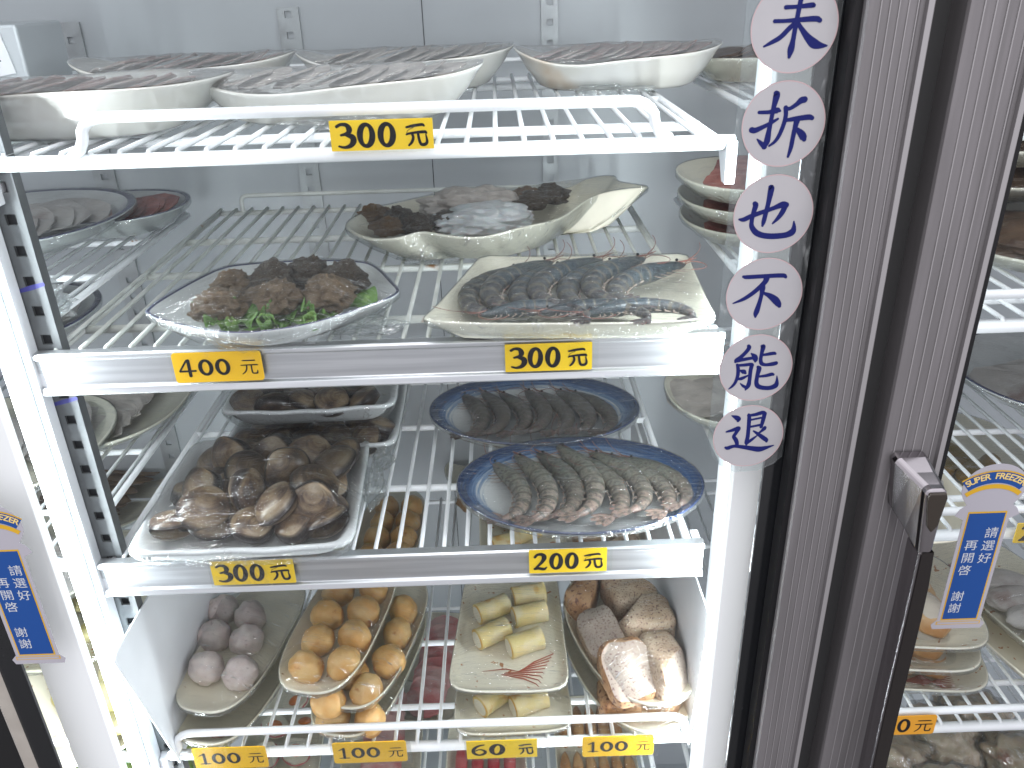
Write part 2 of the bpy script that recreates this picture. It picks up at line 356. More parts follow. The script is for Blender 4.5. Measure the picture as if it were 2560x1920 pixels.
def stroke_polys(mb, pts, y=0, mi=0, k=[0]):
    """brush stroke of varying width in the XZ plane, rounded ends; each stroke 10 um further out"""
    C = catmull(pts, 6); n = len(C); k[0] += 1; y = y-(k[0] % 12)*1.5e-5
    L_, R_ = [], []
    for i, c in enumerate(C):
        d = C[min(i+1, n-1)][:2]-C[max(i-1, 0)][:2]; l = math.hypot(*d) or 1e-9; nx, nz = -d[1]/l, d[0]/l
        h = max(c[2], 1e-6)/2
        L_.append((c[0]+nx*h, c[1]+nz*h)); R_.append((c[0]-nx*h, c[1]-nz*h))
    b = len(mb.v)
    for a, c in zip(L_, R_): mb.v += [(a[0], y, a[1]), (c[0], y, c[1])]
    for i in range(n-1): mb.f.append([b+2*i, b+2*i+1, b+2*i+3, b+2*i+2]); mb.m.append(mi)
    for e_, s_ in ((0, -1), (n-1, 1)):
        c = C[e_]; o2 = C[1] if e_ == 0 else C[n-2]; d = c[:2]-o2[:2]; an = math.atan2(d[1], d[0]); h = max(c[2], 1e-6)/2
        b = len(mb.v); N_ = 9
        for j in range(N_):
            t = an-PI/2+PI*j/(N_-1); mb.v.append((c[0]+h*math.cos(t), y, c[1]+h*math.sin(t)))
        mb.f.append(list(range(b, b+N_))); mb.m.append(mi)

# ------------------------------------------------------------------ the cabinet: liner, pilasters, posts
g = MB(); g.box(-1.25, 1.25, .54, .56, -1.45, .32); structure(link('back_wall', g.mesh('back_wall', wall_m)))
g = MB(); g.box(-1.25, 1.25, .0, .54, .30, .32); structure(link('ceiling', g.mesh('ceiling', wall_m)))
g = MB(); g.box(-1.25, 1.25, -.02, .54, -1.47, -1.45); structure(link('cabinet_floor', g.mesh('floor', wall_m)))
for nm, x in (('wall_left', -1.27), ('wall_right', 1.25)):
    g = MB(); g.box(x, x+.02, -.02, .56, -1.47, .32); structure(link(nm, g.mesh(nm, wall_m)))
g = MB(); g.box(-.0935, -.0925, .5392, .54, -1.4, .3); structure(link('back_wall_seam', g.mesh('seam', slot_m)))

def pilaster(x, y, z0, z1, pitch, wid, label, off=0, ink_z=()):
    pil_m = pil_f if y < .1 else MATS['galvanised_pilaster']
    """slotted strip: folded channel with square slots cut as recessed dark pockets"""
    t = thing('shelf_pilaster', label, 'shelf pilaster', (x, y, z0))
    g = MB(); h = z1-z0; w2 = wid/2; hw = .0042; t_ = .0022
    n = int(h/pitch)
    zz = [0]
    for i in range(n): c = off+pitch*(i+.5); zz += [c-hw, c+hw]
    zz.append(h)
    g.box(-w2, -hw, -t_, 0, 0, h); g.box(hw, w2, -t_, 0, 0, h)
    for i in range(0, len(zz)-1, 2): g.box(-hw, hw, -t_, 0, zz[i], zz[i+1])
    g.box(-w2, -w2+.0015, 0, .009, 0, h); g.box(w2-.0015, w2, 0, .009, 0, h)
    link('channel', g.mesh('channel', pil_m), t)
    g = MB(); g.box(-hw-.002, hw+.002, .004, .0045, 0, h); link('slot_backing', g.mesh('slot_backing', slot_m), t)
    for z in ink_z:
        g = MB(); stroke_polys(g, [(-.010, z-.0005, .003), (0, z+.002, .004), (.010, z+.0045, .003)], -t_-.0002)
        link('marker_line', g.mesh('marker_line', blue_ink, fix=False), t)
    return t
pilaster(-.265, .5385, -1.3, -.025, .025, .028, 'grey slotted pilaster on back wall left of centre, behind the abalone shelf', .004)
pilaster(.071, .5385, -1.3, -.018, .025, .022, 'narrow grey slotted pilaster on back wall behind the shrimp tray', .010)
pilaster(-.548, .5385, -1.3, -.035, .025, .030, 'grey slotted pilaster on back wall behind the blue rimmed plates', .006)
pilaster(.407, .5385, -1.3, -.018, .025, .024, 'grey slotted pilaster on back wall of the right hand section', .008)
pilaster(-.3765, .006, -1.2, .05, .025, .021, 'grey slotted pilaster beside the left white front post, marked in blue ink', .0065, (1.2-.213, 1.2-.315))

def post(x0, x1, y0, y1, label, lip=0):
    t = thing('front_post', label, 'post', ((x0+x1)/2, y1, -1.3)); w2 = (x1-x0)/2
    g = MB(); g.box(-w2, w2-lip, y0-y1, 0, 0, 1.5); bevel(link('post_body', g.mesh('post_body', white_paint), t), .002)
    if lip:
        g = MB(); g.box(w2-lip, w2-lip*.55, (y0-y1)+.004, 0, 0, 1.5); link('groove', g.mesh('groove', pil_m), t)
        g = MB(); g.box(w2-lip*.55, w2, (y0-y1)+.001, 0, 0, 1.5); bevel(link('lip', g.mesh('lip', white_paint), t), .001)
    return t
post(-.4115, -.3855, -.012, .003, 'white painted front post at the left ends of the shelves', .009)
p_ = post(.1875, .204, -.020, .003, 'bright white front post at the right ends of the shelves', .004)
# ------------------------------------------------------------------ door frames and glass
frame_hi = mat('reed_highlight', (.34, .33, .335), .38, .6)  # lighter copy of the frame metal, painting highlight lines on the ridges
def reeded(x0, x1, y, z0, z1, n, label, thick=.03, lipw=.005):
    """aluminium stile, reeded face, raised lip at its right edge"""
    t = thing('door_stile', label, 'door frame', ((x0+x1)/2, y+thick, z0)); c = (x0+x1)/2
    top = []; xs = x0+.003; xe = x1-lipw-.004
    rid = []
    pts = [(x0-c, -thick+.003), (x0-c+.001, -thick+.0008), (x0-c+.003, -thick+.0004)]
    st = (xe-xs)/n
    for i in range(n):
        a = xs-c+i*st
        pts += [(a, -thick+.0004), (a+st*.78, -thick+.0004), (a+st*.82, -thick-.0002), (a+st*.92, -thick-.0002), (a+st*.96, -thick+.0004)]; rid.append(len(pts)-3)
    pts += [(xe-c+.001, -thick+.001), (xe-c+.0035, -thick+.001), (xe-c+.0045, -thick-.0018), (x1-c-.001, -thick-.0018), (x1-c, -thick-.0005)]
    poly = pts+[(x1-c, 0), (x0-c, 0)]
    g = MB(); g.prism(poly, 0, z1-z0)
    for r_ in rid+[len(pts)-3]: g.m[2+r_] = 1
    me = g.mesh('stile_profile', [frame_alu, frame_hi])
    link('stile_profile', me, t)
    return t
reeded(.2176, .2568, -.105, -1.4, .2, 5, 'reeded aluminium door stile right of the round stickers')
st2 = reeded(.2774, .324, -.105, -1.4, .2, 5, 'reeded aluminium door stile carrying the chrome handle')
g = MB(); g.box(-.012, .012, 0, .03, 0, 1.6); tag(link('door_gap_seal', g.mesh('door_gap_seal', gap_dark), None, (.268, -.083, -1.4)), 'dark recessed seal strip between the two reeded door stiles', 'seal')
g = MB(); g.box(0, .0050, 0, .02, 0, 1.6); tag(link('door_gasket', g.mesh('door_gasket', black_rub), None, (.3242, -.102, -1.4)), 'thin black gasket along the right hand glass door', 'gasket')
g = MB(); g.box(0, .0066, 0, .015, 0, 1.6); tag(link('door_gasket', g.mesh('door_gasket', black_rub), None, (.2130, -.098, -1.4)), 'black gasket between the reeded stile and the beaded glass edge', 'gasket')
g = MB(); g.box(-.0215, .0215, -.01, 0, 0, 1.5); bevel(tag(link('glowing_cover', g.mesh('glowing_cover', mat('glowing_cover_plastic', (.86, .88, .89), .4, emit=.20)), None, (-.4185, -.04, -1.3)), 'wide plain white upright behind the left door sticker', 'post cover'), .001)  # weak glow added to the plastic to brighten this cover; not a lamp

def glass_door(x0, x1, y, label, lb, rb):
    t = thing('glass_door', label, 'glass door', ((x0+x1)/2, y, -1.35)); c = (x0+x1)/2
    g = MB(); g.v = [(x0-c, 0, 0), (x1-c, 0, 0), (x1-c, 0, 1.5), (x0-c, 0, 1.5)]; g.f = [[0, 1, 2, 3]]; g.m = [0]
    link('pane', g.mesh('pane', pane_m), t)
    for nm, (a, b, bead) in (('black_border', lb), ('black_border', rb)):
        if a is None: continue
        g = MB(); g.box(a-c, b-c, .0012, .004, 0, 1.5); link('black_border', g.mesh('black_border', black_glass), t)
    return t
gd = glass_door(-.60, .2215, -.082, 'clear glass door in front of the middle shelves', (-.4525, -.432, 0), (.1995, .215, 0))
def bead_strip(parent, x, wid, beads, label):
    g = MB(); g.box(x, x+wid, .0045, .009, 0, 1.5); link('spacer_bar', g.mesh('spacer_bar', spacer), parent)
    g = MB()
    for bx in beads:
        for i in range(330):
            z = .30+i*.0033; g.ellipsoid((bx, .0042, z), (.0005, .0004, .0006), 6, 4)
    o = link('spacer_beads', g.mesh('spacer_beads', spacer_dot), parent); o['kind'] = 'stuff'
cx = (-.60+.2215)/2
bead_strip(gd, -.4680-cx, .0155, (-.4672-cx, -.4532-cx), '')
bead_strip(gd, .2152-cx, .0080, (.2168-cx,), '')
g = MB(); g.box(-.135, -.003, 0, .03, 0, 1.5); tag(link('dark_door_edge', g.mesh('dark_door_edge', black_rub), None, (-.466, -.076, -1.35)), 'black door edge in the bottom left corner', 'door edge')
glass_door(.329, .98, -.088, 'clear glass door in front of the right hand shelves', (None, 0, 0), (None, 0, 0))

g = MB(); g.box(-.012, .012, -.01, 0, 0, 1.5); bevel(tag(link('glowing_cover', g.mesh('glowing_cover', MATS['glowing_cover_plastic']), None, (.1975, -.040, -1.3)), 'narrow pale upright between the white right post and the black glass edge', 'post cover'), .001)  # shares the glow added to the left cover, not a lamp either
# chrome handle, a part of its stile
t = link('door_handle', None, st2, (.296-st2.location.x, -.105-st2.location.y, -.34-st2.location.z))
g = MB()
# neck block reaching forward from the stile: cross sections (y, x0, x1, ztop, zbot)
secs = [(0, -.012, .014, .017, -.030), (-.008, -.0115, .0145, .0155, -.031), (-.020, -.005, .0155, .010, -.042), (-.030, .000, .0165, .006, -.052), (-.036, .0008, .0163, .0045, -.054)]
for y, a, b, zt, zb in secs: g.v += [(a+.002, y, zt), (b-.002, y, zt), (b, y, zt-.004), (b-.0015, y, zb), (a+.005, y, zb), (a, y, zt-.004)]
for i in range(len(secs)-1):
    for k in range(6): q = i*6+k; q2 = i*6+(k+1) % 6; g.f.append([q, q2, q2+6, q+6]); g.m.append(0)
g.f.append([0, 1, 2, 3, 4, 5]); g.f.append([24+k for k in range(6)]); g.m += [0, 0]
bevel(link('neck', g.mesh('neck', chrome), t), .0022, 3)
g = MB(); g.prism([(.0025, .0030), (.0145, .0030), (.0158, -.001), (.0135, -.025), (.0095, -.031), (.0052, -.025), (.0012, -.001)], -.0380, -.035, 'y')
bevel(link('end_cap', g.mesh('end_cap', chrome_dark), t), .001, 2)
g = MB(); prof = []
for k in range(12):
    u = k/11; z = -.050-.36*u; prof.append((z, .0115+.0035*u-.003*math.exp(-u*9), -.036+.004*math.sin(u*3), .0045-.0012*math.exp(-u*14)))
for z, x, y, h in prof: g.v += [(x-h, y, z), (x+h, y+.001, z), (x+h+.002, y+.022, z), (x-h, y+.020, z)]
for i in range(11):
    for k in range(4): q = i*4+k; q2 = i*4+(k+1) % 4; g.f.append([q, q2, q2+4, q+4]); g.m.append(0)
g.f += [[0, 1, 2, 3], [44, 45, 46, 47]]; g.m += [0, 0]
bevel(link('grip', g.mesh('grip', chrome), t), .0012, 2)
g = MB()
for z, x, y, h in prof: g.v += [(x-h+.0022, y-.0006, z), (x+h+.0045, y-.0002, z), (x+h+.0045, y+.016, z), (x-h+.0022, y+.016, z)]
for i in range(11):
    for k in range(4): q = i*4+k; q2 = i*4+(k+1) % 4; g.f.append([q, q2, q2+4, q+4]); g.m.append(0)
link('grip_reflection', g.mesh('grip_reflection', mat('dark_grip_reflection', (.03, .026, .025), .22, .6)), t)  # dark strip painting the dark surroundings mirrored in the chrome grip

# ------------------------------------------------------------------ shelves
def arc_pts(c, r, a0, a1, n, f):
    return [f(c[0]+r*math.cos(a0+(a1-a0)*i/n), c[1]+r*math.sin(a0+(a1-a0)*i/n)) for i in range(n+1)]
def wire_shelf(x0, x1, z, label, rail=False, guard=None, bars=(.06, .206, .33), m=None, pitch=.0215, back=True, depth=.465, phase=0, gz=.024, gy=0):
    m = m or white_wire
    t = thing('wire_shelf', label, 'shelf', ((x0+x1)/2, 0, z)); c = (x0+x1)/2; a, b = x0-c, x1-c
    g = MB()   # perimeter frame and cross bars, slightly below the long wires
    rf = .0036
    g.tube([(a+.012, depth, -.0052), (a+.012, .004, -.0052)], rf); g.tube([(b-.012, depth, -.0052), (b-.012, .004, -.0052)], rf)
    for y in bars: g.tube([(a+.01, y, -.0054), (b-.01, y, -.0054)], .0031, flat=1.25)
    g.tube([(a+.01, depth, -.0052), (b-.01, depth, -.0052)], .0034)
    if not rail:
        g.tube([(a, .002, -.0062), (b, .002, -.0062)], .0056)
    link('frame', g.mesh('frame', m, smooth=True), t)
    g = MB(); n = int((b-a-.03)/pitch)
    for i in range(n+1):
        x = a+.012+pitch*(i+phase)+.004
        if x > b-.014: break
        g.tube([(x, depth+.002, 0), (x, .004, 0), (x, .000, -.004)], .0021, 6)
    link('wire_grid', g.mesh('wire_grid', m, smooth=True), t)
    if back:
        g = MB(); zz = .018
        P = [(a+.045, depth-.0, -.004), (a+.045, depth, zz-.008)]+[(a+.045+.008*(1-math.cos(k*PI/8)), depth, zz-.008+.008*math.sin(k*PI/8)) for k in range(1, 5)]
        P += [(b-x_, y_, z_) for x_, y_, z_ in [(p[0]-a, p[1], p[2]) for p in P][::-1]]
        g.tube(P, .0028, 7); link('back_rod', g.mesh('back_rod', m, smooth=True), t)
    if guard:
        ga, gb = guard[0]-c, guard[1]-c; g = MB(); rr = .018
        y_ = -.002+gy
        P = [(ga-.012, 0, -.002), (ga-.004, y_, .003), (ga, y_, .010)]
        P += [(ga+rr*(1-math.cos(k*PI/10)), y_, gz-.014+.014*math.sin(k*PI/10)) for k in range(1, 6)]
        P2 = [(gb+.012, 0, -.002), (gb+.004, y_, .003), (gb, y_, .010)]+[(gb-rr*(1-math.cos(k*PI/10)), y_, gz-.014+.014*math.sin(k*PI/10)) for k in range(1, 6)]
        g.tube(P+P2[::-1], .0042, 8); link('guard_rod', g.mesh('guard_rod', m, smooth=True), t)
    for e_ in (a-.001, b-.007):   # clips on the pilasters
        g = MB(); g.prism([(-.006, -.004), (.022, -.004), (.022, -.010), (.004, -.036), (-.006, -.036)], e_, e_+.008, 'x')
        bevel(link('bracket', g.mesh('bracket', white_paint), t), .001)
    if rail:
        g = MB()   # price rail: lipped channel section (y, z)
        sec = [(.002, .0008), (-.0072, .0008), (-.0090, -.0006), (-.0090, -.0040), (-.0062, -.0052), (-.0058, -.0285), (-.0085, -.0300), (-.0098, -.0355), (-.0080, -.0368), (.0, -.0368), (.002, -.030)]
        g.prism(sec, a-.0015, b+.001, 'x'); bevel(link('price_rail', g.mesh('price_rail', alu_rail), t), .0006, 2)
    return t
CXW = dict(bars=(.072, .206, .33))
wire_shelf(-.384, .176, -.108, 'top white wire shelf of the middle section, worn coating', guard=(-.304, .115), bars=(.075, .24, .39), gz=.026)
wire_shelf(-.3875, .1795, -.2652, 'second wire shelf, metal price rail with the 400 tag', rail=True, m=old_wire, pitch=.0205, bars=(.06, .206, .33))
wire_shelf(-.3875, .1785, -.478, 'third wire shelf, metal price rail with the 200 tag', rail=True, bars=(.113, .245, .37), phase=.3)
wire_shelf(-.384, .196, -.735, 'fourth wire shelf with four price tags and white side plates', guard=(-.362, .178), bars=(.055, .155, .30), gz=.030, pitch=.0235)
wire_shelf(-.384, .196, -.975, 'lowest wire shelf seen through the fourth one', guard=(-.362, .178), bars=(.06, .2, .33))
for z, nm in ((-.108, 'top'), (-.2652, 'second'), (-.478, 'third'), (-.735, 'fourth'), (-.975, 'lowest')):
    wire_shelf(-.985, -.405, z, nm+' white wire shelf of the left hand section', guard=None if z > -.4 else (-.96, -.43), bars=(.09, .21, .34), phase=.5)
    wire_shelf(.222, .80, z, nm+' white wire shelf of the right hand section', guard=(.25, .77), bars=(.06, .19, .33), phase=.2, gz=.024, m=white_wire)
# white side plates of the fourth shelf
t_ = .002
for x, lb, an in ((-.3645, 'left white side plate standing on the fourth shelf', 0), (.183, 'right white side plate standing on the fourth shelf', 0)):
    t = thing('side_plate', lb, 'side plate', (x, 0, -.741), (0, R(an), 0))
    g = MB(); g.prism([(-.004, -.006), (-.060 if x < 0 else -.035, .195), (-.050, .200) if x < 0 else (-.028, .200), (.44, .190), (.44, -.006)], -.0010, .0010, 'x'); bevel(link('panel', g.mesh('panel', white_paint), t), .0008)

# ------------------------------------------------------------------ price tags
def ring(cx_, cz, rx, rz, ix, iz, sl, mb, y, n=28):
    b = len(mb.v)
    for k in range(n):
        th = 2*PI*k/n
        mb.v.append((cx_+rx*math.cos(th), y, cz+rz*math.sin(th)))
        mb.v.append((cx_+ix*math.cos(th)-sl*math.sin(th)*rx, y, cz+iz*math.sin(th)))
    for k in range(n):
        q = b+2*k; q2 = b+2*((k+1) % n); mb.f.append([q, q+1, q2+1, q2]); mb.m.append(0)
DIG = {  # strokes in units of digit height, y down
 '3': [[(.06, .13, .13), (.22, .055, .13), (.42, .09, .18), (.50, .26, .25), (.42, .40, .16), (.19, .47, .10)], [(.35, .45, .12), (.57, .54, .24), (.62, .70, .26), (.50, .88, .19), (.28, .95, .12), (.08, .90, .09)]],
 '2': [[(.08, .22, .14), (.20, .08, .15), (.42, .08, .20), (.52, .25, .25), (.42, .50, .18), (.22, .74, .13), (.08, .92, .12)], [(.07, .91, .14), (.25, .88, .17), (.50, .93, .17), (.64, .82, .06)]],
 '4': [[(.42, .04, .12), (.25, .32, .11), (.06, .66, .11)], [(.06, .69, .13), (.35, .69, .12), (.74, .68, .12)], [(.48, .06, .20), (.48, .55, .20), (.48, .97, .20)]],
 '1': [[(.10, .22, .08), (.24, .12, .11), (.33, .08, .14)], [(.34, .06, .20), (.34, .5, .20), (.34, .94, .20)], [(.10, .95, .08), (.34, .94, .10), (.58, .95, .08)]],
 '6': [[(.56, .06, .10), (.34, .14, .16), (.16, .36, .22), (.11, .62, .23), (.20, .84, .20), (.36, .93, .14), (.54, .84, .20), (.60, .66, .22), (.50, .50, .15), (.34, .46, .10), (.18, .58, .10)]],
}
YB = [[(.04, .16, .10), (.35, .10, .13), (.75, .06, .13), (.84, .11, .09)], [(.02, .48, .08), (.12, .44, .10), (.45, .40, .12), (.85, .38, .14), (.93, .43, .10)], [(.02, .46, .03), (.10, .30, .025), (.36, .17, .03)],
      [(.28, .46, .12), (.32, .62, .13), (.24, .82, .13), (.10, .96, .09)], [(.55, .44, .12), (.58, .70, .13), (.66, .92, .14), (.84, .93, .15), (.94, .80, .13), (.90, .50, .06)]]
YP = [[(.14, .10, .07), (.5, .10, .08), (.86, .10, .08)], [(.02, .40, .07), (.5, .39, .08), (.98, .39, .08)], [(.34, .40, .09), (.32, .62, .09), (.22, .82, .085), (.04, .97, .06)], [(.62, .40, .09), (.62, .80, .09), (.66, .92, .09), (.80, .94, .09), (.92, .91, .10), (.95, .76, .06)]]
def tag_card(x, z, wd, ht, text, label, brush=True, y=-.0125, tilt=0, m=None, dh=.72, yh=.66, sleeve=True, dw=.70, wscale=1.0):
    t = thing('price_tag', label, 'price tag', (x, y, z), (0, R(tilt), 0), 'yellow price tags on the shelf fronts')
    g = MB(); r_ = .0008 if brush else .0028; P = []
    for (cx_, cz), a0 in (((wd/2-r_, ht/2-r_), 0), ((-wd/2+r_, ht/2-r_), 90), ((-wd/2+r_, -ht/2+r_), 180), ((wd/2-r_, -ht/2+r_), 270)):
        P += [(cx_+r_*math.cos(R(a0+k*22.5)), cz+r_*math.sin(R(a0+k*22.5))) for k in range(5)]
    g.prism(P, -.0006, .0004, 'y'); link('card', g.mesh('card', m or (card_y if brush else card_y2)), t)
    H = ht*dh; adv = sum({'1': .68, '4': .86, '0': .745}.get(c_, .74) for c_ in text); dw = .70*.60*wd/(H*adv)*(1 if len(text) > 2 else .86); wscale *= 1.05; yh = min(yh, .27*wd/ht); x_ = -wd/2+wd*.055; g = MB(); top = H/2
    for ch in text:
        if ch == '0':
            ring(x_+.35*H*dw/.70, 0, .335*H*dw/.7, .5*H, .115*H*dw/.7 if brush else .15*H*dw/.7, .34*H, (-.10 if brush else 0), g, -.00075)
            x_ += .745*H*dw/.70
        else:
            ss = {'4': 1.0}.get(ch, 1.0)
            for s_ in DIG[ch]: stroke_polys(g, [(x_+p[0]*H*dw/.70, top-p[1]*H, p[2]*H*.92*wscale) for p in s_], -.0007)
            x_ += {'1': .68, '4': .86}.get(ch, .74)*H*dw/.70
    Y_ = ht*yh; x0 = wd/2-wd*.055-Y_*.98
    for s_ in (YB if brush else YP): stroke_polys(g, [(x0+p[0]*Y_, Y_*.46-p[1]*Y_, p[2]*Y_) for p in s_], -.0007)
    link('lettering', g.mesh('lettering', ink, fix=False), t)
    if sleeve:
        g = MB(); g.box(-wd/2-.002, wd/2+.005, -.0016, -.0013, -ht/2-.0016, ht/2+.001)
        link('clear_sleeve', g.mesh('clear_sleeve', sleeve_m), t)
    return t
tag_card(-.0845, -.099, .0745, .0215, '300', 'scuffed yellow 300 tag on the top shelf front', y=-.0105, dh=.84, yh=.74)
tag_card(-.2355, -.2785, .0725, .0265, '400', 'orange yellow 400 tag, round corners, under the abalone plate', brush=False, tilt=-.2, dh=.56, yh=.52, dw=.78, sleeve=True, y=-.0115)
tag_card(.035, -.2795, .0715, .0245, '300', 'yellow 300 tag under the tray of big prawns', y=-.0115, dh=.78)
tag_card(-.2415, -.489, .0765, .0270, '300', 'yellow 300 tag under the big tray of clams', y=-.0115, dh=.76)
tag_card(.0515, -.488, .0725, .0265, '200', 'yellow 200 tag under the blue rimmed shrimp plates', y=-.0115, dh=.74)
for x, z, wd, ht, tx, lb, br, dh_, yh_ in ((-.304, -.7290, .0770, .031, '100', 'round cornered 100 tag under the grey taro balls', False, .52, .50), (-.157, -.7280, .0775, .030, '100', 'darker round cornered 100 tag under the golden balls', False, .52, .50),
    (-.018, -.7305, .0745, .026, '60', 'square cornered yellow 60 tag under the pale rolls', True, .66, .60), (.105, -.7320, .0755, .029, '100', 'round cornered 100 tag under the taro chunks', False, .52, .50)):
    tag_card(x, z, wd, ht, tx, lb, brush=br, dh=dh_, yh=yh_, y=-.0145, dw=.80)
tag_card(.4035, -.719, .074, .027, '120', 'orange 120 tag at the lower right, partly behind the handle', brush=False, dh=.74, yh=.66, y=-.0125, m=mat('orange_price_card', (.80, .36, .02), .4), dw=.78, sleeve=False)
tag_card(.503, -.4735, .074, .022, '200', 'yellow tag starting with 2 cut by the right picture edge', dh=.86, y=-.0125)

# ------------------------------------------------------------------ round stickers on the clear strip
STR = {'wei':[[(-66,110,25),(10,112,23),(88,118,31),(102,116,25)],[(-125,35,23),(-49,35,23),(114,42,33),(151,32,27)],[(26,194,30),(18,134,30),(12,74,29),(5,0,30),(0,-71,30),(-7,-127,42),(-13,-171,20)],[(7,25,27),(-28,-5,30),(-79,-56,30),(-131,-85,25),(-176,-107,12)],[(19,19,25),(48,-17,30),(87,-61,42),(131,-98,56),(174,-111,36),(213,-113,11)]],'chai':[[(-164,79,22),(-102,79,26),(-51,88,37),(-33,85,18)],[(-69,192,33),(-64,178,44),(-75,106,31),(-82,36,28),(-89,-32,32),(-96,-103,41),(-114,-143,19)],[(-108,-136,34),(-137,-109,26),(-160,-87,9)],[(-201,-28,37),(-178,-31,35),(-129,-11,28),(-80,13,24),(-40,36,15)],[(116,149,40),(95,144,40),(69,122,29),(28,97,24),(-2,102,22)],[(2,103,29),(8,54,28),(0,-2,28),(-22,-70,26),(-47,-108,21),(-78,-131,13)],[(15,26,22),(69,33,30),(153,41,35),(179,35,28)],[(84,27,41),(77,-19,32),(71,-72,30),(65,-145,28),(53,-203,17)],[(84,-26,22),(121,-60,45),(139,-85,45),(145,-96,30)]],'ye':[[(-226,-26,14),(-194,-27,32),(-143,-4,32),(-54,26,30),(0,45,30),(54,65,43),(79,62,39)],[(76,61,39),(60,15,37),(36,-24,29),(3,-61,13)],[(-38,184,32),(-33,170,42),(-42,75,32),(-54,-6,32),(-60,-49,30),(-65,-75,16)],[(-132,78,32),(-125,64,37),(-135,14,32),(-141,-40,29),(-136,-80,34),(-103,-121,40),(-50,-143,40),(22,-150,41),(101,-144,41),(141,-125,47),(150,-96,32),(145,-52,10)]],'bu':[[(-159,137,20),(-131,133,30),(-14,136,30),(112,137,32),(137,125,22)],[(4,123,44),(-2,98,39),(-30,64,34),(-79,16,32),(-142,-28,27),(-213,-58,10)],[(-17,67,34),(-16,43,39),(-19,-3,29),(-27,-57,31),(-39,-118,39),(-45,-143,34),(-45,-165,17)],[(-8,14,17),(39,-9,37),(83,-43,51),(110,-76,41),(117,-89,27)]],'neng':[[(-71,180,26),(-66,165,31),(-89,127,30),(-122,92,30),(-150,71,28),(-155,56,17)],[(-151,63,27),(-103,73,28),(-38,83,25),(-18,80,23)],[(-45,120,12),(-19,95,38),(-10,69,37),(-10,55,17)],[(-140,34,20),(-130,0,27),(-128,-55,27),(-140,-107,24),(-160,-140,20),(-184,-162,9)],[(-139,28,20),(-86,30,25),(-40,34,27),(-29,26,27)],[(-32,26,30),(-37,-21,30),(-37,-96,29),(-42,-141,34),(-59,-174,14)],[(-51,-159,27),(-83,-139,20),(-103,-119,7)],[(-115,-13,13),(-87,-25,37),(-73,-37,20)],[(-119,-83,20),(-95,-79,27),(-54,-58,15)],[(28,176,25),(36,169,36),(31,122,28),(28,72,27),(38,38,30),(68,26,25),(117,30,32),(143,36,32)],[(33,104,17),(75,110,25),(118,116,27),(131,111,18)],[(15,10,25),(24,-5,37),(17,-61,30),(16,-116,32),(31,-147,36),(71,-162,34),(122,-164,36),(161,-146,41),(167,-111,24),(162,-68,7)],[(24,-68,17),(78,-63,25),(120,-53,29),(134,-56,20)]],'tui':[[(-140,184,10),(-108,169,35),(-89,154,40),(-90,139,24)],[(-169,47,15),(-125,59,28),(-85,74,35),(-78,69,30)],[(-81,65,31),(-98,30,28),(-110,3,28),(-92,-26,33),(-80,-59,30),(-81,-83,28)],[(-164,-92,21),(-146,-96,33),(-99,-82,28),(-27,-93,33),(44,-108,41),(98,-116,46),(149,-104,30),(203,-86,10)],[(-14,189,21),(-7,157,31),(-4,78,30),(-3,-1,31),(-7,-53,33),(-6,-74,16)],[(-6,-65,21),(29,-31,25),(66,2,12)],[(-16,181,21),(35,187,28),(88,202,33),(109,196,24)],[(106,192,33),(99,133,31),(91,79,26)],[(-2,141,17),(82,158,17)],[(4,82,19),(89,98,21)],[(119,72,28),(115,62,31),(95,41,21),(79,27,16)],[(37,46,13),(77,16,28),(119,-18,35),(142,-37,33),(145,-49,21)]]}
g = MB(); P = [(-.031, .14), (.0275, .14), (.0275, -.3375), (.022, -.344), (.010, -.3495), (-.008, -.3505), (-.021, -.343), (-.028, -.333), (-.031, -.32)]
g.prism(P, -.0004, .0004, 'y')
tag(link('acrylic_strip', g.mesh('acrylic_strip', strip_m), None, (.1835, -.0835, 0)), 'clear plastic strip with rounded lower end behind the round stickers', 'plastic strip')
stk = mat('lilac_white_sticker', (.345, .338, .352), .42, col2=(.325, .32, .335), scale=30, rnd=.02)
stk_e = mat('sticker_edge', (.42, .30, .31), .5)
navy = mat('navy_print', (.006, .010, .095), .6, spec=.2)
for (k, S), z, lb in zip(STR.items(), (-.031, -.0885, -.1468, -.2037, -.2607, -.318), ('topmost, cut by the picture edge', 'second from the top', 'third from the top', 'fourth, level with the big prawns', 'fifth, level with the metal price rail', 'lowest, at the strip end')):
    t = thing('round_sticker', 'pale round sticker with a navy character, '+lb, 'sticker', (.1825, -.0848, z), (0, 0, 0), 'round stickers down the clear strip')
    g = MB(); g.prism([(.0267*math.cos(2*PI*i/64), .0267*math.sin(2*PI*i/64)) for i in range(64)], -.0004, 0, 'y'); link('disc', g.mesh('disc', [stk]), t)
    g = MB(); n_ = 64
    for i in range(n_):
        for r_ in (.0261, .02675): g.v.append((r_*math.cos(2*PI*i/n_), -.00046, r_*math.sin(2*PI*i/n_)))
    g.f = [[2*i, 2*i+1, 2*((i+1) % n_)+1, 2*((i+1) % n_)] for i in range(n_)]; g.m = [0]*n_
    link('rim_line', g.mesh('rim_line', stk_e, fix=False), t)
    g = MB()
    for s_ in S: stroke_polys(g, [(a*1e-4, b*1e-4, c*1e-4) for a, b, c in s_], -.0005)
    link('character', g.mesh('character', navy, fix=False), t)

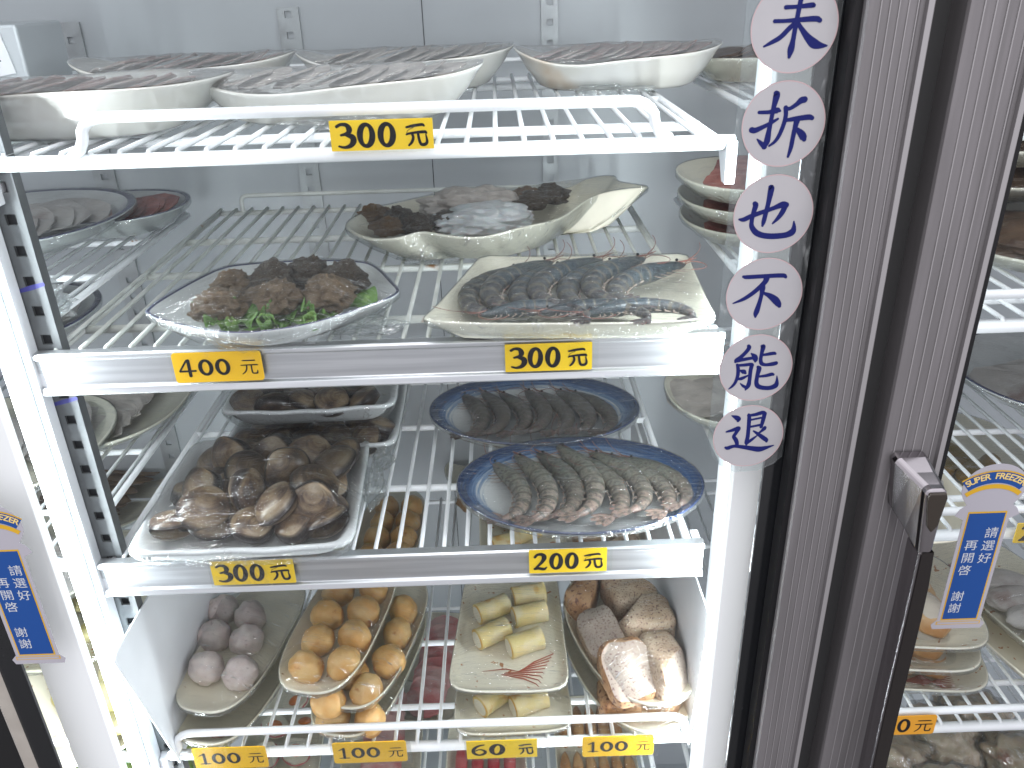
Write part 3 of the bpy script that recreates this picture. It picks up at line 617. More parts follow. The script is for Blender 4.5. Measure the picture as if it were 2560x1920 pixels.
# ------------------------------------------------------------------ door stickers "SUPER FREEZER"
def text_mesh(s, size, m, bold=0):
    c = bpy.data.curves.new('txt', 'FONT'); c.body = s; c.size = size; c.align_x = 'CENTER'; c.align_y = 'CENTER'; c.offset = bold
    o = bpy.data.objects.new('txt', c); COL.objects.link(o); bpy.context.view_layer.update()
    me = bpy.data.meshes.new_from_object(o.evaluated_get(bpy.context.evaluated_depsgraph_get()))
    bpy.data.objects.remove(o); me.materials.clear(); me.materials.append(m)
    return me
s_white = mat('sticker_backing', (.32, .31, .345), .4); s_blue = mat('sticker_blue', (.0, .045, .21), .35); s_yel = mat('sticker_yellow', (.50, .29, .01), .35)
s_txt = mat('sticker_lettering', (.45, .47, .49), .4); s_gold = mat('sticker_gold_letters', (.62, .46, .16), .4)
def rect(cx_, cz, w_, h_): return [(cx_-w_/2, cz-h_/2), (cx_+w_/2, cz-h_/2), (cx_+w_/2, cz+h_/2), (cx_-w_/2, cz+h_/2)]
def flat(pts, y, m, name, t):
    g = MB(); g.v = [(a, y, b) for a, b in pts]; g.f = [list(range(len(pts)))]; g.m = [0]; return link(name, g.mesh(name, m, fix=False), t)
def band(cx_, cz, r0, r1, a0, a1, n=24):
    o_ = [(cx_+r1*math.cos(R(a0+(a1-a0)*i/n)), cz+r1*math.sin(R(a0+(a1-a0)*i/n))) for i in range(n+1)]
    i_ = [(cx_+r0*math.cos(R(a0+(a1-a0)*i/n)), cz+r0*math.sin(R(a0+(a1-a0)*i/n))) for i in range(n+1)]
    return o_+i_[::-1]
def door_sticker(x, z, y, label, k=1):
    t = thing('door_sticker', label, 'sticker', (x, y, z), (0, 0, 0), None, (k, 1, k))
    # die-cut backing: head lobe above, pillar below with a foot
    P = [(-.021, -.118), (.021, -.118), (.023, -.113), (.0185, -.108), (.0185, -.004), (.026, 0), (.023, .006), (.0185, .010)]
    P += [(.0255*math.cos(R(a)), .026+.022*math.sin(R(a))) for a in range(-25, 206, 10)]
    P += [(-.0185, .010), (-.023, .006), (-.026, 0), (-.0185, -.004), (-.0185, -.108), (-.023, -.113)]
    g = MB(); g.prism(P, -.0003, 0, 'y'); link('backing', g.mesh('backing', s_white), t)
    flat(rect(0, -.0525, .0315, .112), -.0004, s_yel, 'gold_border', t)
    flat(rect(0, -.0525, .0292, .109), -.0005, s_blue, 'blue_panel', t)
    flat(rect(0, -.1115, .038, .0035), -.0004, s_yel, 'gold_foot', t)
    flat(rect(0, -.1115, .036, .0022), -.0005, s_white, 'foot_inset', t)
    flat(band(0, -.002, .0325, .0435, 52, 128), -.0004, s_blue, 'blue_arc', t)
    flat(band(0, -.002, .0430, .0443, 52, 128), -.0005, s_yel, 'arc_edge', t)
    flat(band(0, -.006, .0315, .0355, 50, 130), -.00055, s_yel, 'yellow_band', t)
    ab = 'SUPER FREEZER'
    for i, ch in enumerate(ab):
        if ch == ' ': continue
        a = 124-(124-56)*i/(len(ab)-1); me = text_mesh(ch, .0078, s_gold, .00018)
        r_ = .0388; link('letter', me, t, (r_*math.cos(R(a)), -.0006, -.002+r_*math.sin(R(a))), (R(90), -R(a-90), 0))
    for s_, xx, z0 in (('請選好', .0075, -.018), ('再開啓', -.0065, -.030), ('謝謝', -.0065, -.083)):
        for i, ch in enumerate(s_):
            me = text_mesh(ch, .0112, s_txt, 0); link('letter', me, t, (xx, -.0006, z0-i*.0128), (R(90), 0, 0))
    return t
door_sticker(.3805, -.3955, -.0895, 'blue and yellow SUPER FREEZER sticker on the right hand glass door')
door_sticker(-.4125, -.4045, -.0835, 'blue SUPER FREEZER sticker cut off by the left picture edge')
# ------------------------------------------------------------------ dishes
def superell(a, b, n=2.0, N=72, rot=0, asym=None):
    P = []
    for i in range(N):
        t = 2*PI*i/N; c, s = math.cos(t), math.sin(t)
        r = (abs(c)**n+abs(s)**n)**(-1/n); x, y = a*c*r, b*s*r
        if asym: x, y = asym(x, y)
        cr, sr = math.cos(rot), math.sin(rot); P.append((x*cr-y*sr, x*sr+y*cr))
    return P
def resample(pts, N=96):
    C = catmull([pts[-1]]+list(pts)+[pts[0], pts[1]], 10)[10:-10]
    C = np.array(C); d = np.r_[0, np.cumsum(np.hypot(*(np.diff(C, axis=0).T)))]
    s = np.linspace(0, d[-1], N, endpoint=False)
    return [(np.interp(q, d, C[:, 0]), np.interp(q, d, C[:, 1])) for q in s]
def dish_mesh(name, out, h, mats, base=.62, th=.003, prof=None, wave=None, rim_mi=(0, 0), under_mi=0, rimw=.012):
    """closed dish: interior, rim, underside. wave(i)-> extra height at the rim"""
    prof = prof or [(.0, th), (base*.6, th), (base, th+.0003), (base+(1-base)*.35, h*.30+th*.6), (base+(1-base)*.70, h*.70), (1-rimw*2.2, h*.965), (1-rimw, h), (1, h-.0006), (1.0, h-.0022),
                    (1-rimw*2, h-.0042), (base+(1-base)*.66, h*.50), (base+(1-base)*.30, h*.10), (base, 0), (base*.93, 0), (base*.9, .0012), (0, .0012)]
    N = len(out); g = MB(); g.uv = []
    for s, z in prof:
        for i, (x, y) in enumerate(out):
            e_ = wave(i)*(max(0, (s-base)/(1-base))**1.6) if wave else 0
            g.v.append((x*s, y*s, z+e_)); g.uv.append((s, i/N))
    k_rim = [j for j, (s, z) in enumerate(prof) if s >= 1-rimw*2.3]
    for j in range(len(prof)-1):
        for i in range(N):
            q = j*N+i; q2 = j*N+(i+1) % N
            if prof[j][0] == 0: f = [q, q2+N, q+N]
            elif prof[j+1][0] == 0: f = [q, q2, q+N]
            else: f = [q, q2, q2+N, q+N]
            g.f.append(f)
            jr = prof[j][0]; mi = 0
            if rim_mi[0] and j in (k_rim[0], k_rim[0]+1) and prof[j+1][0] > jr: mi = rim_mi[0]
            if j >= k_rim[-1]: mi = under_mi
            g.m.append(mi)
    return g.mesh(name, mats, smooth=True, merge=1e-6)
def world_bvh(objs):
    V, F = [], []
    for o in objs:
        me = o.data
        if me is None: continue
        M = o.matrix_world; b = len(V); V += [M @ v.co for v in me.vertices]; F += [[b+i for i in p.vertices] for p in me.polygons]
    return BVHTree.FromPolygons(V, F) if F else None
def cover(dish, out, h, foods, wave=None, drop=.012, N=None, sag=.0, skirt=True, iters=160, gap=.0012, noise_=.0009, under=.6, name='cling_film', fm=None):
    """cling film stretched from the rim over the food (relaxed membrane), folded down round the rim"""
    bpy.context.view_layer.update()
    bv = world_bvh([c for f in foods for c in ([f]+list(f.children))])
    n = len(out); K = 26; M = dish.matrix_world
    Z = np.zeros((K+1, n)); lo = np.full((K+1, n), -1.0); XY = np.zeros((K+1, n, 2))
    for k in range(K+1):
        s = (k/K)
        for i, (x, y) in enumerate(out):
            XY[k, i] = (x*s, y*s)
            if bv and k < K:
                p = M @ Vector((x*s, y*s, 0)); hit = bv.ray_cast(Vector((p.x, p.y, p.z+.2)), Vector((0, 0, -1)), .21)
                if hit[0] is not None: lo[k, i] = hit[0].z-p.z+gap
    rim = np.array([h+.0006+(wave(i) if wave else 0) for i in range(n)])
    Z[:] = np.maximum(rim[None, :], lo)
    if sag: lo = np.maximum(lo, (rim[None, :]-sag*(1-(np.arange(K+1)/K)[:, None]**2)))
    else: lo = np.maximum(lo, rim.min()-.001)
    Z[K] = rim
    for it in range(iters):
        c = Z[1].mean() if it % 2 == 0 else Z[0, 0]; Z[0] = max(c, lo[0].max())
        A = Z.copy()
        A[1:K] = .25*(Z[:K-1]+Z[2:]+np.roll(Z, 1, 1)[1:K]+np.roll(Z, -1, 1)[1:K])
        A[1:K] = np.maximum(A[1:K], lo[1:K]); Z[1:K] = A[1:K]
    g = MB()
    sd = random.random()*50
    for k in range(K+1):
        for i in range(n):
            x, y = XY[k, i]; w_ = noise_*(1-(k/K)**6)*noise.noise(Vector((x*60+sd, y*25, sd)))
            r_ = 1.002 if k == K else 1
            g.v.append((x*r_, y*r_, Z[k, i]+w_))
    rows = K+1
    if skirt:
        b_ = BASE.get(dish.name, .8)
        for k, (s, z) in enumerate(((1.008, -.003), (1.0, -min(.007, h*.34)), (b_+(1-b_)*.66+.025, -h*.55), (b_+(1-b_)*.3+.03, -h*.92))):
            for i, (x, y) in enumerate(out):
                j = 1+.022*abs(noise.noise(Vector((x*130+sd, y*130, k*3.1+sd))))*(k+.3)*.5
                g.v.append((x*s*j, y*s*j, max(.0012, Z[K, i]+z+.0012*k*noise.noise(Vector((x*200, y*200, k+sd))))))
            rows += 1
    for k in range(rows-1):
        for i in range(n):
            q = k*n+i; q2 = k*n+(i+1) % n; g.f.append([q, q2, q2+n, q+n]); g.m.append(0 if k < K else 1)
    return link(name, g.mesh(name, [fm or film, film_side], smooth=True, merge=1e-6), dish)
def crumple(parent, loc, size, name='bunched_film', seed=0, mat_=None):
    bm = bmesh.new(); bmesh.ops.create_icosphere(bm, subdivisions=4, radius=1)
    for v in bm.verts:
        n_ = noise.noise(v.co*1.7+Vector((seed, 0, 0)))+.6*abs(noise.noise(v.co*4.5+Vector((0, seed, 0))))
        v.co *= (.75+.5*n_); v.co = Vector((v.co.x*size[0], v.co.y*size[1], max(-.9, v.co.z)*size[2]))
    me = bpy.data.meshes.new(name); bm.to_mesh(me); bm.free(); me.materials.append(film_side)
    return link(name, me, parent, loc)

# ------------------------------------------------------------------ foods
def lump_mesh(name, m, r=(1, 1, 1), amp=.05, f=2.5, seed=0, sub=4, flat=None, amp2=.015, f2=8):
    bm = bmesh.new(); bmesh.ops.create_icosphere(bm, subdivisions=sub, radius=1)
    for v in bm.verts:
        n_ = v.co.copy(); d = amp*noise.noise(n_*f+Vector((seed*3.1, 0, 0)))+amp2*noise.noise(n_*f2+Vector((0, seed*2.7, 0)))
        v.co = n_*(1+d); v.co = Vector((v.co.x*r[0], v.co.y*r[1], v.co.z*r[2]))
        if flat is not None and v.co.z < flat: v.co.z = flat+(v.co.z-flat)*.15
    me = bpy.data.meshes.new(name); bm.to_mesh(me); bm.free(); me.materials.append(m)
    me.polygons.foreach_set('use_smooth', [True]*len(me.polygons)); return me
taro_m = mat('mauve_taro_paste', (.64, .545, .51), .55, col2=(.70, .62, .58), scale=60, bump=.25, bscale=150, sss=.1, rnd=.05, col3=(.46, .37, .34), scale3=170, lo3=.62, hi3=.72)
gold_m = mat('golden_fried_fish_ball', (.60, .33, .10), .42, col2=(.66, .44, .19), scale=42, lo=.4, hi=.62, bump=.3, bscale=190, sss=.1, rnd=.10, col3=(.38, .12, .02), scale3=85, lo3=.63, hi3=.78)
roll_m = mat('pale_yellow_roll_skin', (.76, .62, .27), .42, col2=(.78, .68, .42), scale=50, bump=.2, bscale=140, sss=.1, col3=(.66, .32, .04), scale3=42, lo3=.60, hi3=.72)
roll_in = mat('roll_filling', (.76, .72, .60), .5, bump=.4, bscale=160)
roll_edge = mat('roll_browned_edge', (.66, .38, .06), .45, col2=(.66, .52, .2), scale=60)
chunk_m = mat('speckled_taro_surface', (.42, .30, .20), .5, col2=(.54, .42, .31), scale=26, bump=.6, bscale=110, col3=(.17, .09, .07), scale3=430, lo3=.54, hi3=.66, sss=.08, detail=3)
chunk_b = mat('browned_taro_surface', (.36, .19, .09), .5, col2=(.46, .28, .15), scale=40, bump=.6, bscale=90, col3=(.12, .045, .03), scale3=260, lo3=.54, hi3=.66)
chunk_w = mat('cut_taro_face', (.42, .34, .285), .5, col2=(.52, .44, .37), scale=30, bump=.3, bscale=120, col3=(.24, .15, .14), scale3=420, lo3=.55, hi3=.66)
mush_m = mat('brown_braised_lump', (.17, .10, .05), .5, col2=(.26, .17, .09), scale=60, bump=.9, bscale=110)
aba_m = mat('dark_whelk_flesh', (.035, .03, .026), .34, col2=(.16, .125, .09), scale=42, lo=.42, hi=.60, bump=1.0, bscale=95, col3=(.30, .21, .13), scale3=30, lo3=.58, hi3=.72)
aba_t = mat('tan_whelk_flesh', (.22, .15, .09), .34, col2=(.36, .27, .18), scale=48, bump=1.0, bscale=110, col3=(.04, .032, .03), scale3=48, lo3=.55, hi3=.64)
lett_m = mat('lettuce_leaf', (.05, .125, .02), .35, col2=(.10, .20, .045), scale=40, bump=.5, bscale=60, sss=.1, col3=(.26, .42, .12), scale3=60, lo3=.6, hi3=.72)
lett_e = mat('lettuce_edge', (.13, .26, .06), .35, sss=.1)
whale_w = mat('white_squid_strips', (.52, .54, .55), .4, bump=.8, bscale=45, sss=.15)
pastry_m = mat('golden_pastry_shell', (.50, .25, .09), .5, col2=(.60, .38, .18), scale=40, bump=.3, bscale=80)
pastry_in = mat('pale_pastry_filling', (.56, .50, .42), .5, bump=.4, bscale=60)
yel_m = mat('yellow_bean_cake', (.60, .52, .20), .45, col2=(.62, .58, .36), scale=30, bump=.3, bscale=60)
tofu_y = mat('amber_fried_strip', (.30, .17, .02), .45, col2=(.20, .14, .03), scale=22, bump=.5, bscale=60)
ham_m = mat('red_sausage', (.38, .035, .045), .35, col2=(.45, .10, .10), scale=40, bump=.3, bscale=80)
pinkr = mat('pink_kamaboko_rim', (.60, .20, .20), .4); orange_c = mat('orange_roe_centre', (.60, .17, .03), .35, bump=.5, bscale=120)
finger_m = mat('brown_fried_finger', (.36, .18, .07), .5, col2=(.46, .27, .12), scale=50, bump=.6, bscale=110)
dump_m = mat('translucent_dumpling', (.36, .27, .17), .3, col2=(.46, .38, .27), scale=26, lo=.4, hi=.6, bump=.7, bscale=45, sss=.2, col3=(.22, .09, .05), scale3=22, lo3=.62, hi3=.74)
veg_m = mat('mixed_green_leaves', (.10, .20, .04), .5, col2=(.30, .36, .12), scale=60, bump=1, bscale=70, col3=(.4, .05, .04), scale3=40, lo3=.66, hi3=.7)
greywhite = mat('pale_grey_fish_slices', (.42, .39, .37), .4, col2=(.50, .48, .46), scale=24, lo=.4, hi=.6, bump=.7, bscale=30, col3=(.24, .17, .15), scale3=18, lo3=.60, hi3=.72)

S1, S2, S3, S4, S5 = -.1062, -.2634, -.4762, -.7332, -.9732   # top of the long wires
def food(name, me, loc, rot, label, cat, group=None, sc=(1, 1, 1)):
    return tag(link(name, me, None, loc, rot, sc), label, cat, group)
BASE = {}
def plate(name, out, h, mats, loc, label, rotz=0, cat='plate', tilt=(0, 0), **k):
    o = tag(link(name, dish_mesh(name, out, h, mats, **k), None, loc, (tilt[0], tilt[1], rotz)), label, cat)
    BASE[o.name] = k.get('base', .62); return o

# ---- fourth shelf: oblong plates
oblong = superell(.0475, .108, 3.0, 72)
def oblong_plate(x, y, z, rot, label, m=None, tilt=(0, 0)):
    return plate('oblong_plate', oblong, .021, [m or ceramic_c], (x, y, z), label, rotz=rot, base=.66, tilt=tilt)
def tilt_z(x, y, px, py, pz, rot, tx):   # height of the tilted plate floor at a point
    return pz
balls = [lump_mesh('fish_ball', gold_m, (.0190, .0190, .0165), .09, 2.0, s, 4) for s in range(4)]
tballs = [lump_mesh('taro_ball', taro_m, (.0190, .0190, .0175), .16, 1.9, s+9, 4, amp2=.03, f2=6) for s in range(3)]

loP = oblong_plate(-.312, .096, S4, R(-13), 'lower oblong plate with red brush print, under the taro balls')
upP = oblong_plate(-.311, .104, S4+.038, R(-11), 'upper oblong plate holding six grey mauve taro balls')
g = MB()
for i, (a, b, c, d) in enumerate([(-.012, -.088, .014, -.078), (-.010, -.080, .016, -.090), (-.006, -.092, .010, -.070), (.004, -.092, .020, -.076), (.006, -.086, .022, -.086), (.008, -.078, .024, -.091), (-.022, -.084, -.004, -.090)]):
    zf = lambda x_, y_: float(np.interp(max(abs(y_)/.108, abs(x_)/.0475), [0, .66, .78, .90, 1], [.0034, .0034, .0085, .0152, .021]))
    P_ = catmull([(a, b), ((a+c)/2, (b+d)/2-.003), (c, d)], 5); g.tube([(q[0], q[1], zf(*q)+.0002) for q in P_], [.0004]+[.0009]*(len(P_)-2)+[.0004], 5)
link('brush_print', g.mesh('brush_print', chili), loP)
tb = []
for i, (x, y, lb) in enumerate([(-.356, .150, 'back left'), (-.318, .136, 'back right'), (-.352, .106, 'middle left'), (-.312, .098, 'middle right'), (-.345, .056, 'front left'), (-.305, .046, 'front right')]):
    tb.append(food('taro_ball', tballs[i % 3], (x+.004, y+.002, S4+.060), (i*1.3, i*.7, i*2.1), lb+' ball of the six grey mauve taro balls', 'taro ball', 'taro balls on the plate'))
cover(upP, oblong, .021, tb); cover(loP, oblong, .021, [], sag=.003)
crumple(loP, (-.02, .02, .004), (.03, .05, .004), seed=2)

gB = oblong_plate(-.168, .100, S4, R(-14), 'lowest of three stacked oblong plates of golden balls')
gM = oblong_plate(-.163, .107, S4+.033, R(-13), 'middle one of three stacked oblong plates of golden balls')
gT = oblong_plate(-.196, .098, S4+.066, R(-11), 'top one of three stacked oblong plates of golden balls')
fb = []
def gball(x, y, z, lb, k=[0]):
    k[0] += 1; return food('golden_fish_ball', balls[k[0] % 4], (x, y, z), (k[0]*1.1, k[0]*.9, k[0]*2.3), lb, 'fish ball', 'golden fish balls')
for row, (xa, xb, y0) in enumerate([(-.222, -.183, .028), (-.217, -.177, .066), (-.214, -.173, .106), (-.208, -.167, .146)]):
    nm = ('front', 'second', 'third', 'back')[row]
    for x, sd in ((xa, 'left'), (xb, 'right')): fb.append(gball(x, y0+(.004 if sd == 'right' else 0), S4+.066+.0195, '%s ball in the %s row on the top plate of golden balls' % (sd, nm)))
cover(gT, oblong, .021, fb)
f2 = []
for x, y, lb in ((-.200, .012, 'front left'), (-.161, .024, 'front right'), (-.142, .066, 'second right'), (-.137, .108, 'third right'), (-.134, .148, 'back right'), (-.181, .050, 'second left')):
    f2.append(gball(x, y, S4+.033+.0195, lb+' ball on the middle plate of golden balls'))
cover(gM, oblong, .021, f2)
f3 = []
for x, y, lb in ((-.200, .012, 'left'), (-.160, .010, 'right')): f3.append(gball(x, y+.006, S4+.0195, lb+' front ball on the lowest plate of golden balls'))
cover(gB, oblong, .021, f3)

# square plates of pale rolls
sq = superell(.0615, .096, 9, 72, asym=lambda x, y: (x*(1-.07*y/.096), y))
def square_plate(x, y, z, rot, label):
    def wv(i):
        a, b = sq[i]; c = min(1, (abs(a)/.06)**3*(abs(b)/.09)**3); return .004*c
    return plate('square_plate', sq, .015, [ceramic_f], (x, y, z), label, rotz=rot, base=.80, wave=wv), wv
sB, wvB = square_plate(-.006, .090, S4, R(1), 'lower square cornered cream plate with orange flecks and rolls')
sT, wvT = square_plate(-.0055, .105, S4+.045, R(-2), 'upper square cornered cream plate with five pale yellow rolls')
def roll_mesh(seed, r_=.0130, L_=.0205, flare=1.0):
    g = MB(); n = 20; P = [(-L_, .80), (-L_*.96, 1.02), (-L_*.8, 1), (-L_*.3, .97), (0, .98), (L_*.4, .96), (L_*.8, 1), (L_*.96, 1.03), (L_, .80)]
    for x, s in P:
        for k in range(n):
            t = 2*PI*k/n; q = s*(1+.06*noise.noise(Vector((x*60+seed, math.cos(t)*1.3, math.sin(t)*1.3)))); g.v.append((x, r_*q*math.cos(t), r_*q*math.sin(t)*.94))
    for i in range(len(P)-1):
        for k in range(n): q = i*n+k; q2 = i*n+(k+1) % n; g.f.append([q, q2, q2+n, q+n]); g.m.append(2 if i in (0, len(P)-2) else 0)
    g.f.append([k for k in range(n)][::-1]); g.f.append([(len(P)-1)*n+k for k in range(n)]); g.m += [1, 1]
    return g.mesh('roll', [roll_m, roll_in, roll_edge], smooth=True)
rolls = [roll_mesh(s) for s in range(3)]
rr_ = []
for i, (x, y, a, lb) in enumerate([(-.026, .135, 28, 'back left'), (.018, .157, 14, 'back right'), (.018, .124, 16, 'middle right'), (-.026, .094, 30, 'front left'), (.011, .078, 22, 'front right, by the red threads')]):
    rr_.append(food('pale_roll', rolls[i % 3], (x, y, S4+.045+.0170), (i*.9, 0, R(a)), 'pale yellow roll on the upper square plate, '+lb, 'fish roll', 'pale yellow rolls'))
g = MB()
for i in range(9):
    a = R(-28+i*9); x0, y0 = .003+.0015*i, -.062+.001*i
    P = [(x0-.012*(i < 4), y0+.0, .0045), (x0+.012, y0-.006+.002*i, .0046), (x0+.026+.001*i, y0-.014+.0045*i, .0048), (x0+.030, y0-.020+.0058*i, .005)]
    g.tube([P[j] for j in range(4)], [.0003, .0007, .0005, .0003], 5)
g.tube([(-.030, -.057, .0044), (-.004, -.054, .0046), (.010, -.058, .0046)], [.0002, .0006, .0004], 5)
link('brush_print', g.mesh('brush_print', mat('red_thread_print', (.38, .07, .025), .4)), sT)
cover(sT, sq, .015, rr_, wave=wvT)
r3 = [food('pale_roll', rolls[i % 3], (x, y, S4+.0150), (i, 0, R(a)), 'pale roll on the lower square plate, '+lb, 'fish roll', 'pale yellow rolls') for i, (x, y, a, lb) in enumerate([(-.026, .044, 40, 'left'), (.013, .036, 24, 'right'), (.010, .085, 20, 'hidden behind')])]
cover(sB, sq, .015, r3, wave=wvB)

# oval plates of taro chunks
tov = superell(.060, .108, 2.35, 72)
tB = plate('oval_plate', tov, .021, [ceramic_c], (.126, .090, S4), 'lower oval cream plate of browned taro chunks by the right side plate', rotz=R(17), base=.68)
tT = plate('oval_plate', tov, .022, [ceramic_c], (.127, .088, S4+.041), 'upper oval cream plate heaped with speckled taro chunks', rotz=R(17), base=.68)
def chunk_mesh(name, r_, cuts, seed, mats, sub=5):
    bm = bmesh.new(); bmesh.ops.create_icosphere(bm, subdivisions=sub, radius=1)
    for v in bm.verts:
        c = v.co; L_ = max(abs(c.x)**4.5+abs(c.y)**4.5+abs(c.z)**4.5, 1e-9)**(-1/4.5)
        c = c*L_*(1+.05*noise.noise(c*2.2+Vector((seed, 0, 0)))+.018*noise.noise(c*7+Vector((0, seed, 0))))
        v.co = Vector((c.x*r_[0], c.y*r_[1], c.z*r_[2]))
    for co, no in cuts:
        ge = bm.verts[:]+bm.edges[:]+bm.faces[:]
        res = bmesh.ops.bisect_plane(bm, geom=ge, plane_co=co, plane_no=no, clear_outer=True)
        ed = [e for e in res['geom_cut'] if isinstance(e, bmesh.types.BMEdge)]
        f_ = bmesh.ops.edgeloop_fill(bm, edges=ed)
        for f in f_['faces']: f.material_index = 1
    bmesh.ops.triangulate(bm, faces=[f for f in bm.faces if len(f.verts) > 4])
    me = bpy.data.meshes.new(name); me_s = 1.10
    for v in bm.verts: v.co *= me_s
    bm.to_mesh(me); bm.free()
    for m in mats: me.materials.append(m)
    me.polygons.foreach_set('use_smooth', [True]*len(me.polygons)); return me
zt = S4+.041+.004
ck = []
for i, (x, y, z, r_, rot, cuts, ms, lb) in enumerate([
    (.092, .142, .020, (.024, .026, .019), (0, .1, R(-35)), [((.004, 0, 0), (1, .3, .1))], [chunk_b, chunk_b], 'browned wedge of taro at the back left of the upper plate'),
    (.137, .146, .024, (.027, .029, .021), (.1, 0, R(12)), [((.012, .010, 0), (1, .8, .3))], [chunk_m, chunk_w], 'large speckled taro chunk at the back of the upper plate'),
    (.147, .094, .026, (.029, .025, .022), (0, .08, R(8)), [((-.014, .012, .004), (-1, .9, .6))], [chunk_m, chunk_w], 'largest speckled taro chunk in the middle of the upper plate'),
    (.097, .080, .019, (.020, .030, .018), (.15, -.1, R(14)), [((0, 0, .010), (-.15, 0, 1))], [chunk_m, chunk_w], 'grey speckled cut slice of taro on the left of the upper plate'),
    (.118, .022, .024, (.024, .028, .024), (0, 0, R(18)), [((0, -.003, .010), (-.1, -.55, .80))], [chunk_b, chunk_w], 'taro chunk with a pale cut face at the front of the upper plate'),
    (.158, .030, .023, (.019, .034, .021), (0, .1, R(16)), [((.008, -.016, .006), (.8, -1, .7))], [chunk_m, chunk_w], 'long speckled taro chunk at the front right of the upper plate')]):
    ck.append(food('taro_chunk', chunk_mesh('taro_chunk', r_, cuts, i*5.3, ms), (x, y, zt+z), rot, lb, 'taro chunk', 'taro chunks on the oval plates'))
cover(tT, tov, .022, ck, gap=.0008)
ck2 = []
for i, (x, y, r_, ms, lb) in enumerate([(.112, .034, (.021, .022, .013), [chunk_b, chunk_w], 'browned taro chunk at the front of the lower plate, left'), (.156, .034, (.020, .022, .013), [chunk_b, chunk_w], 'orange brown taro chunk at the front of the lower plate, right')]):
    ck2.append(food('taro_chunk', chunk_mesh('taro_chunk', r_, [], 40+i, ms), (x, y, S4+.018), (0, 0, i), lb, 'taro chunk', 'taro chunks on the oval plates'))
cover(tB, tov, .021, ck2)

# ---- things at the back of the fourth shelf, seen between the wires of the third
def back_plate(x, y, lb, n, kind, rot=0, out=None, h=.02, m=None, z=S4):
    p = plate('oblong_plate', out or oblong, h, [m or ceramic_c], (x, y, z), lb, rotz=rot)
    return p
bp1 = back_plate(-.178, .355, 'oblong plate of golden balls at the back of the fourth shelf', 8, 'gold', R(-4))
bf = []
for r_ in range(4):
    for c_ in range(2): bf.append(gball(-.196+c_*.038+.003*r_, .30+r_*.038, S4+.0195, '%s ball in row %s on the back plate behind the clam tray' % (('left', 'right')[c_], ('one', 'two', 'three', 'four')[r_])))
cover(bp1, oblong, .020, bf)
mushes = [lump_mesh('braised_lump', mush_m, (.022, .020, .017), .25, 2.4, s+20, 4, amp2=.08) for s in range(2)]
bp2 = back_plate(-.030, .46, 'cream plate of dark brown lumps at the back under the blue plates', 6, 'mush', R(30))
ml = [food('brown_lump', mushes[i % 2], (-.060+.040*(i % 3), .425+.042*(i//3), S4+.022), (i, i*.5, i*2), '%s brown lump of the dark heap at the back of the fourth shelf' % (('left front', 'middle front', 'right front', 'left rear', 'middle rear', 'right rear')[i]), 'braised lump', 'dark brown lumps') for i in range(6)]
cover(bp2, oblong, .02, ml)
bp3 = plate('square_plate', sq, .015, [ceramic_f], (.015, .335, S4), 'square cornered cream plate behind the pale rolls', rotz=R(4), base=.8)
for i, (x, y) in enumerate(((-.010, .325), (.020, .345))): food('pale_roll', rolls[i], (x, y, S4+.0155), (0, 0, R(20+i*9)), 'pale roll on the plate behind, %s' % ('left', 'right')[i], 'fish roll', 'pale yellow rolls')
bp4 = plate('oval_plate', tov, .021, [ceramic_c], (.128, .33, S4), 'oval plate of speckled brown chunks at the back right', rotz=R(10))
for i, (x, y) in enumerate(((.105, .265), (.145, .272), (.12, .32), (.15, .345))): food('taro_chunk', ck[(i % 3)+0].data, (x, y, S4+.024), (0, 0, i*1.7), ('front left', 'front right', 'middle', 'rear')[i]+' taro chunk on the plate at the back right', 'taro chunk', 'taro chunks on the oval plates')
bp5 = plate('oval_plate', tov, .020, [ceramic_i], (-.29, .36, S4), 'dull cream oval plate at the back left of the fourth shelf', rotz=R(-8))
# ------------------------------------------------------------------ clams
def clam_mesh(seed, rx=.0225, ry=.0195, th=.0115, gape=0):
    """two ribbed valves meeting along the margin, umbo at the back"""
    g = MB(); g.uv = []; n = 36; K = 14; rnd = random.Random(seed)
    def outl(t):
        x = math.cos(t)*rx; y = math.sin(t)*ry
        if y > 0: x *= 1-.32*(y/ry)**1.5; y *= 1.05
        x += .10*rx*math.sin(t)*(1 if y > 0 else 0)
        return x, y
    uy = ry*.86; ux = .10*rx
    for sgn in (1, -1):
        b = len(g.v)
        for k in range(K+1):
            s = k/K
            for i in range(n):
                ox, oy = outl(2*PI*i/n)
                x = ux+(ox-ux)*s; y = uy+(oy-uy)*s       # growth rings centred on the umbo
                d = min(1, math.hypot(x/rx, (y-.1*ry)/ry))
                z = th*max(0, 1-((x/rx)**2+((y-.12*ry)/(ry*1.05))**2))**.55 if s < 1 else 0
                z = max(z, th*.30*(1-s)**.7 if s < .5 else 0)
                z += .00012*math.sin(s*42)*(s < .97)*(s > .35)
                yy, zz = y, sgn*z
                if gape and sgn > 0:
                    c, s2 = math.cos(gape), math.sin(gape); dy = yy-uy; yy = uy+dy*c-(-zz)*s2*0; zz = zz-dy*s2
                g.v.append((x, yy, zz)); g.uv.append((s, i/n+(.5 if sgn < 0 else 0)))
        for k in range(K):
            for i in range(n):
                q = b+k*n+i; q2 = b+k*n+(i+1) % n
                g.f.append([q, q2, q2+n, q+n] if sgn > 0 else [q, q+n, q2+n, q2]); g.m.append(0)
    return g.mesh('clam', [clam_m], smooth=True, fix=False)
clams = [clam_mesh(1), clam_mesh(2, .0235, .0205, .0125), clam_mesh(3, .021, .0195, .0135), clam_mesh(4, .022, .020, .0105, R(16))]
trayf = superell(.100, .103, 11, 84, asym=lambda x, y: (x*(1-.03*y/.1), y))
